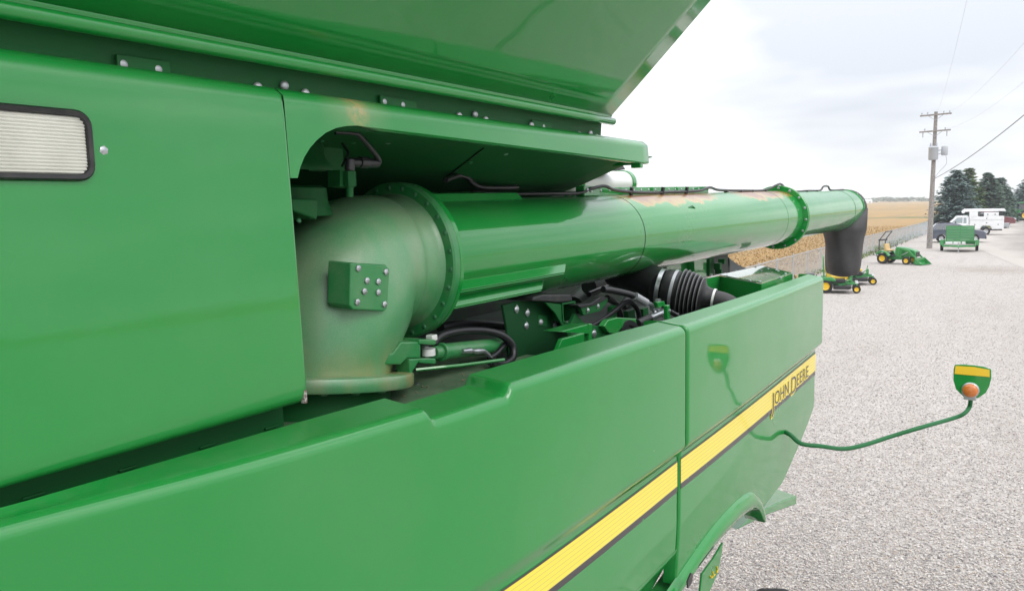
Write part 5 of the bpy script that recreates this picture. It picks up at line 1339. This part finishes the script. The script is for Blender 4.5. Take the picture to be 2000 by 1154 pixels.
def car_side(t, lower, upper, W_, paint, glass='glass', tumble=.18, panes=()):
    """lower body prism with rounded sides and a narrower glasshouse with separate panes"""
    n = len(lower)
    h = W_ / 2
    rows = []
    for y, k in ((-h, .965), (-h * .97, .99), (-h * .8, 1.0), (0, 1.005), (h * .8, 1.0), (h * .97, .99), (h, .965)):
        zc = .6
        rows.append([(x * (1 if abs(y) < h * .9 else .985), y, zc + (z - zc) * k) for x, z in lower])
    MBx = MB().grid(rows, wrap=True); MBx.f += [tuple(range(n))[::-1], tuple(range(6 * n, 7 * n))]
    b = MBx.build('body', M[paint], t, smooth=30)
    zb = min(z for _, z in upper); zt = max(z for _, z in upper)
    def wid(z): return h * (.96 - tumble * (z - zb) / (zt - zb))
    rows = [[(x, s_ * wid(z), z) for x, z in upper] for s_ in (-1, -.5, 0, .5, 1)]
    m = len(upper); MBx = MB().grid(rows, wrap=True); MBx.f += [tuple(range(m))[::-1], tuple(range(4 * m, 5 * m))]
    cabin = MBx.build('cabin', M[paint], t, smooth=30)
    for p in panes:
        for s_ in (-1, 1):
            MB().prism([(x, s_ * (wid(z) + .004), z) for x, z in p], (0, -s_ * .02, 0)).build('side_window', M[glass], cabin, smooth=0)
    return b, cabin, wid
def screens(cabin, pts, wid, glass='glass'):
    for (x0, z0, x1, z1, off) in pts:
        d = Vector((z1 - z0, 0, -(x1 - x0))).normalized() * off
        MB().add([Vector((x0, -wid(z0) * .92, z0)) + d, Vector((x0, wid(z0) * .92, z0)) + d, Vector((x1, wid(z1) * .92, z1)) + d, Vector((x1, -wid(z1) * .92, z1)) + d], [(0, 1, 2, 3)]).build('windscreen', M[glass], cabin, smooth=0)

def suv():
    a, b = at(1838, 474, Z=0), at(1904, 473, Z=0); b = a + Vector((2.56, .36, 0)); rz = ang_between(a, b)
    f = Vector((math.cos(rz), math.sin(rz), 0)); sdv = Vector((-f.y, f.x, 0))
    L_ = (b - a).length; k = L_ / 2.85
    t = thing('parked_suv', 'slate blue SUV parked between the pole and the white truck', 'car', a + sdv * .8, rz, local=True); t.scale = (k, 1, 1)
    arch = lambda cx: [(cx + .40 * math.cos(rad(q)), .36 + .40 * math.sin(rad(q))) for q in range(180, -1, -30)]
    lower = [(-.88, .42)] + [(-.86, .30)] + [(x, max(.28, z)) for x, z in arch(0)] + [(1.2, .24)] + [(x, max(.28, z)) for x, z in arch(2.85)] + [(3.70, .32), (3.78, .58), (3.74, .86), (3.50, 1.02), (2.75, 1.13), (2.4, 1.16), (-.60, 1.16), (-.90, 1.10), (-.96, .75)]
    upper = [(-.84, 1.08), (-.62, 1.50), (-.42, 1.66), (.3, 1.72), (1.1, 1.69), (1.55, 1.58), (2.55, 1.08)]
    panes = [[(-.60, 1.16), (-.42, 1.50), (.05, 1.58), (.05, 1.15)], [(.12, 1.15), (.12, 1.585), (.82, 1.59), (.88, 1.14)], [(.96, 1.14), (.90, 1.585), (1.20, 1.56), (1.55, 1.44), (2.1, 1.16), (1.9, 1.13)]]
    bd, cb_, wid = car_side(t, lower, upper, 1.86, 'suv', panes=panes)
    screens(cb_, [(1.60, 1.55, 2.50, 1.11, -.012), (-.83, 1.12, -.64, 1.47, -.012)], wid)
    for x in (0, 2.85):
        for s_ in (-1, 1): lwheel(t, x, s_ * .80, .36, .24, 'alloy')
    for s_ in (-1, 1):
        MB().box((-.88, s_ * .80, .98), (.16, .22, .18)).build('tail_lamp', M['tail'], t, smooth=0, bevel=.03)
        MB().box((3.55, s_ * .68, .78), (.32, .34, .15)).build('headlight', M['headlamp'], t, smooth=0, bevel=.04)
        MB().box((1.95, s_ * 1.02, 1.18), (.18, .2, .14)).build('door_mirror', M['suv'], t, smooth=0, bevel=.03)
        for x in (.62, 1.62): MB().box((x, s_ * .935, 1.0), (.2, .02, .03)).build('door_handle', M['suv'], t, smooth=0)
        MB().box((.1, s_ * .62, 1.73), (1.5, .04, .04)).build('roof_rail', M['black'], t, smooth=0)
    MB().box((3.74, 0, .42), (.1, 1.6, .22)).build('front_bumper', M['black'], t, smooth=0, bevel=.04)
suv()

def truck():
    # service body truck facing left; local +x is its front
    a = at(1925, 459, Z=0); rz = rad(184)
    f = Vector((math.cos(rz), math.sin(rz), 0)); sdv = Vector((-f.y, f.x, 0))
    t = thing('service_truck', 'white service truck with tool body and crane boom on top', 'truck', a - sdv * .85, rz, local=True)
    lower = [(1.55, .45), (1.55, 1.15), (3.05, 1.18), (3.35, 1.28), (4.35, 1.18), (4.62, 1.02), (4.70, .55), (4.62, .40), (4.3, .40), (4.2, .72), (3.95, .86), (3.55, .84), (3.33, .66), (3.28, .45)]
    upper = [(1.56, 1.12), (1.56, 1.92), (1.75, 2.02), (2.55, 2.0), (2.80, 1.9), (3.45, 1.22)]
    panes = [[(1.75, 1.22), (1.78, 1.80), (2.05, 1.82), (2.05, 1.22)], [(2.12, 1.22), (2.12, 1.84), (2.6, 1.82), (3.15, 1.26)]]
    bd, cb_, wid = car_side(t, lower, upper, 2.0, 'white', 'glass_light', panes=panes, tumble=.14)
    screens(cb_, [(2.84, 1.86, 3.42, 1.25, -.012)], wid)
    for s_ in (-1, 1):
        lwheel(t, 0, s_ * .86, .40, .30, 'alloy'); lwheel(t, 3.75, s_ * .86, .40, .26, 'alloy')
        # tool body side with wheel cut-out, doors and handles
        o2 = [(-1.55, .60), (-.52, .60), (-.48, .80), (-.30, .96), (.30, .96), (.48, .80), (.52, .60), (1.5, .60), (1.5, 1.90), (-1.55, 1.90)]
        bx = MB().prism([(x, s_ * .55, z) for x, z in o2], (0, s_ * .52, 0)).build('tool_body', M['white'], t, smooth=0, bevel=.02)
        for x0, x1, z0, z1 in ((-1.48, -.62, .66, 1.50), (-.55, .50, 1.02, 1.50), (.58, 1.44, .66, 1.50), (-1.48, 1.44, 1.56, 1.84)):
            d = MB().box(((x0 + x1) / 2, s_ * 1.078, (z0 + z1) / 2), (x1 - x0, .016, z1 - z0)).build('tool_door', M['white'], bx, smooth=0, bevel=.006)
            for q in ((x0 + x1) / 2,): MB().box((q, s_ * 1.092, (z0 + z1) / 2), (.11, .014, .08)).build('door_latch', M['black'], bx, smooth=0)
        MB().box((0, s_ * 1.075, 1.53), (3.05, .022, .025)).build('body_trim', M['steel_dull'], t, smooth=0)
        MB().box((2.75, s_ * 1.14, 1.32), (.08, .16, .26)).build('door_mirror', M['black'], t, smooth=0, bevel=.02)
    # upper lockers and boom
    MB().box((-.42, .82, 2.12), (1.3, .48, .42)).build('top_locker', M['white'], t, smooth=0, bevel=.02)
    MB().box((1.15, .6, 2.15), (.75, .9, .48)).build('top_locker', M['white'], t, smooth=0, bevel=.02)
    for x in (-.1, -.75): MB().box((x, 1.066, 2.12), (.1, .016, .1)).build('locker_latch', M['black'], t, smooth=0)
    MB().box((.35, 0, 1.7), (.5, .7, .9)).build('crane_pedestal', M['black'], t, smooth=0, bevel=.03)
    bm = MB().prism([(-1.75, .12, 2.42), (-1.55, .12, 2.68), (2.0, .12, 2.72), (2.15, .12, 2.60), (2.0, .12, 2.40)], (0, .40, 0)).build('crane_boom', M['white'], t, smooth=0, bevel=.03)
    MB().cyl((2.08, .08, 2.42), (2.08, .56, 2.42), .17, n=16).build('boom_head', M['white'], t)
    MB().box((-1.2, .3, 2.22), (.35, .3, .5)).build('boom_rest', M['black'], t, smooth=0)
    MB().box((-1.66, 0, .75), (.3, 2.0, .12)).build('rear_bumper', M['black'], t, smooth=0, bevel=.02)
    MB().box((-1.80, .55, .95), (.5, .5, .55)).build('vise_stand', M['steel_dull'], t, smooth=0, bevel=.03)
    MB().box((1.35, 0, .55), (5.6, .8, .2)).build('chassis', M['black'], t, smooth=0)
    MB().box((4.7, 0, .55), (.12, 1.9, .3)).build('front_bumper', M['steel'], t, smooth=0, bevel=.03)
    for s_ in (-1, 1): MB().box((4.55, s_ * .72, .88), (.2, .35, .22)).build('headlight', M['headlamp'], t, smooth=0, bevel=.03)
truck()

def red_car():
    a = at(1966, 443, Z=0); rz = rad(3)
    t = thing('parked_car', 'dark red car half hidden behind the white service truck', 'car', a, rz, local=True)
    t.location = a + Vector((-2.6, 1.2, 0)); t.scale = (1, 1, 1.22)
    lower = [(-.9, .35), (2.2, .28), (3.5, .35), (3.6, .7), (3.3, .95), (2.4, 1.08), (-.7, 1.12), (-.95, .9)]
    upper = [(-.8, 1.06), (-.5, 1.55), (.2, 1.68), (1.1, 1.62), (2.3, 1.05)]
    bd, cb_, wid = car_side(t, lower, upper, 1.84, 'red_car', 'glass_light', panes=[[(-.5, 1.14), (-.35, 1.5), (.5, 1.58), (.5, 1.14)], [(.6, 1.14), (.6, 1.58), (1.05, 1.55), (1.9, 1.12)]])
    screens(cb_, [(1.15, 1.6, 2.28, 1.08, -.012), (-.79, 1.1, -.52, 1.52, -.012)], wid, 'glass_light')
    for x in (0, 2.6):
        for s_ in (-1, 1): lwheel(t, x, s_ * .80, .34, .22, 'alloy')
    for s_ in (-1, 1): MB().box((3.42, s_ * .65, .80), (.3, .34, .14)).build('headlight', M['headlamp'], t, smooth=0, bevel=.03)
red_car()

def far_tractor():
    a = at(1990, 431, Z=0)
    t = thing('green_tractor', 'green farm machine at the right edge in front of the last spruce', 'tractor', a, rad(33 + 160), local=True)
    for s_ in (-1, 1):
        lwheel(t, -.6, s_ * 1.0, .85, .5); lwheel(t, 2.1, s_ * .95, .6, .4)
    poly_y([(.3, .9), (.3, 1.9), (.6, 2.0), (2.6, 1.85), (2.75, 1.6), (2.75, .9)], -.45, .45).build('hood', M['tractor_green'], t, smooth=30, bevel=.08)
    poly_y([(-1.3, 1.1), (-1.2, 1.7), (.3, 1.7), (.35, 1.1)], -.8, .8).build('cab_base', M['tractor_green'], t, smooth=0, bevel=.05)
    poly_y([(-1.1, 1.7), (-1.0, 2.75), (.15, 2.75), (.3, 1.7)], -.7, .7).build('cab_glass', M['glass'], t, smooth=0, bevel=.05)
    MB().box((-.45, 0, 2.85), (1.5, 1.6, .2)).build('cab_roof', M['tractor_green'], t, smooth=0, bevel=.06)
    MB().box((.6, 0, .85), (3.6, .6, .4)).build('chassis', M['tractor_green'], t, smooth=0, bevel=.05)
    MB().cyl((1.2, .3, 1.9), (1.2, .3, 2.7), .05, n=8).build('exhaust', M['black'], t)
far_tractor()

# ------------------------------------------------------------------ haze: the air over the plain
hz_m = bpy.data.materials.new('haze_air'); hz_m.use_nodes = True; t = hz_m.node_tree; t.nodes.clear()
o_ = t.nodes.new('ShaderNodeOutputMaterial'); pv = t.nodes.new('ShaderNodeVolumePrincipled')
pv.inputs['Color'].default_value = (.86, .93, 1, 1); pv.inputs['Density'].default_value = .00042; pv.inputs['Anisotropy'].default_value = .2
t.links.new(pv.outputs[0], o_.inputs['Volume'])
hz_o = MB().box((-500, 2100, 7.0), (4300, 5100, 16.0)).build('haze', hz_m, smooth=0); hz_o['kind'] = 'stuff'
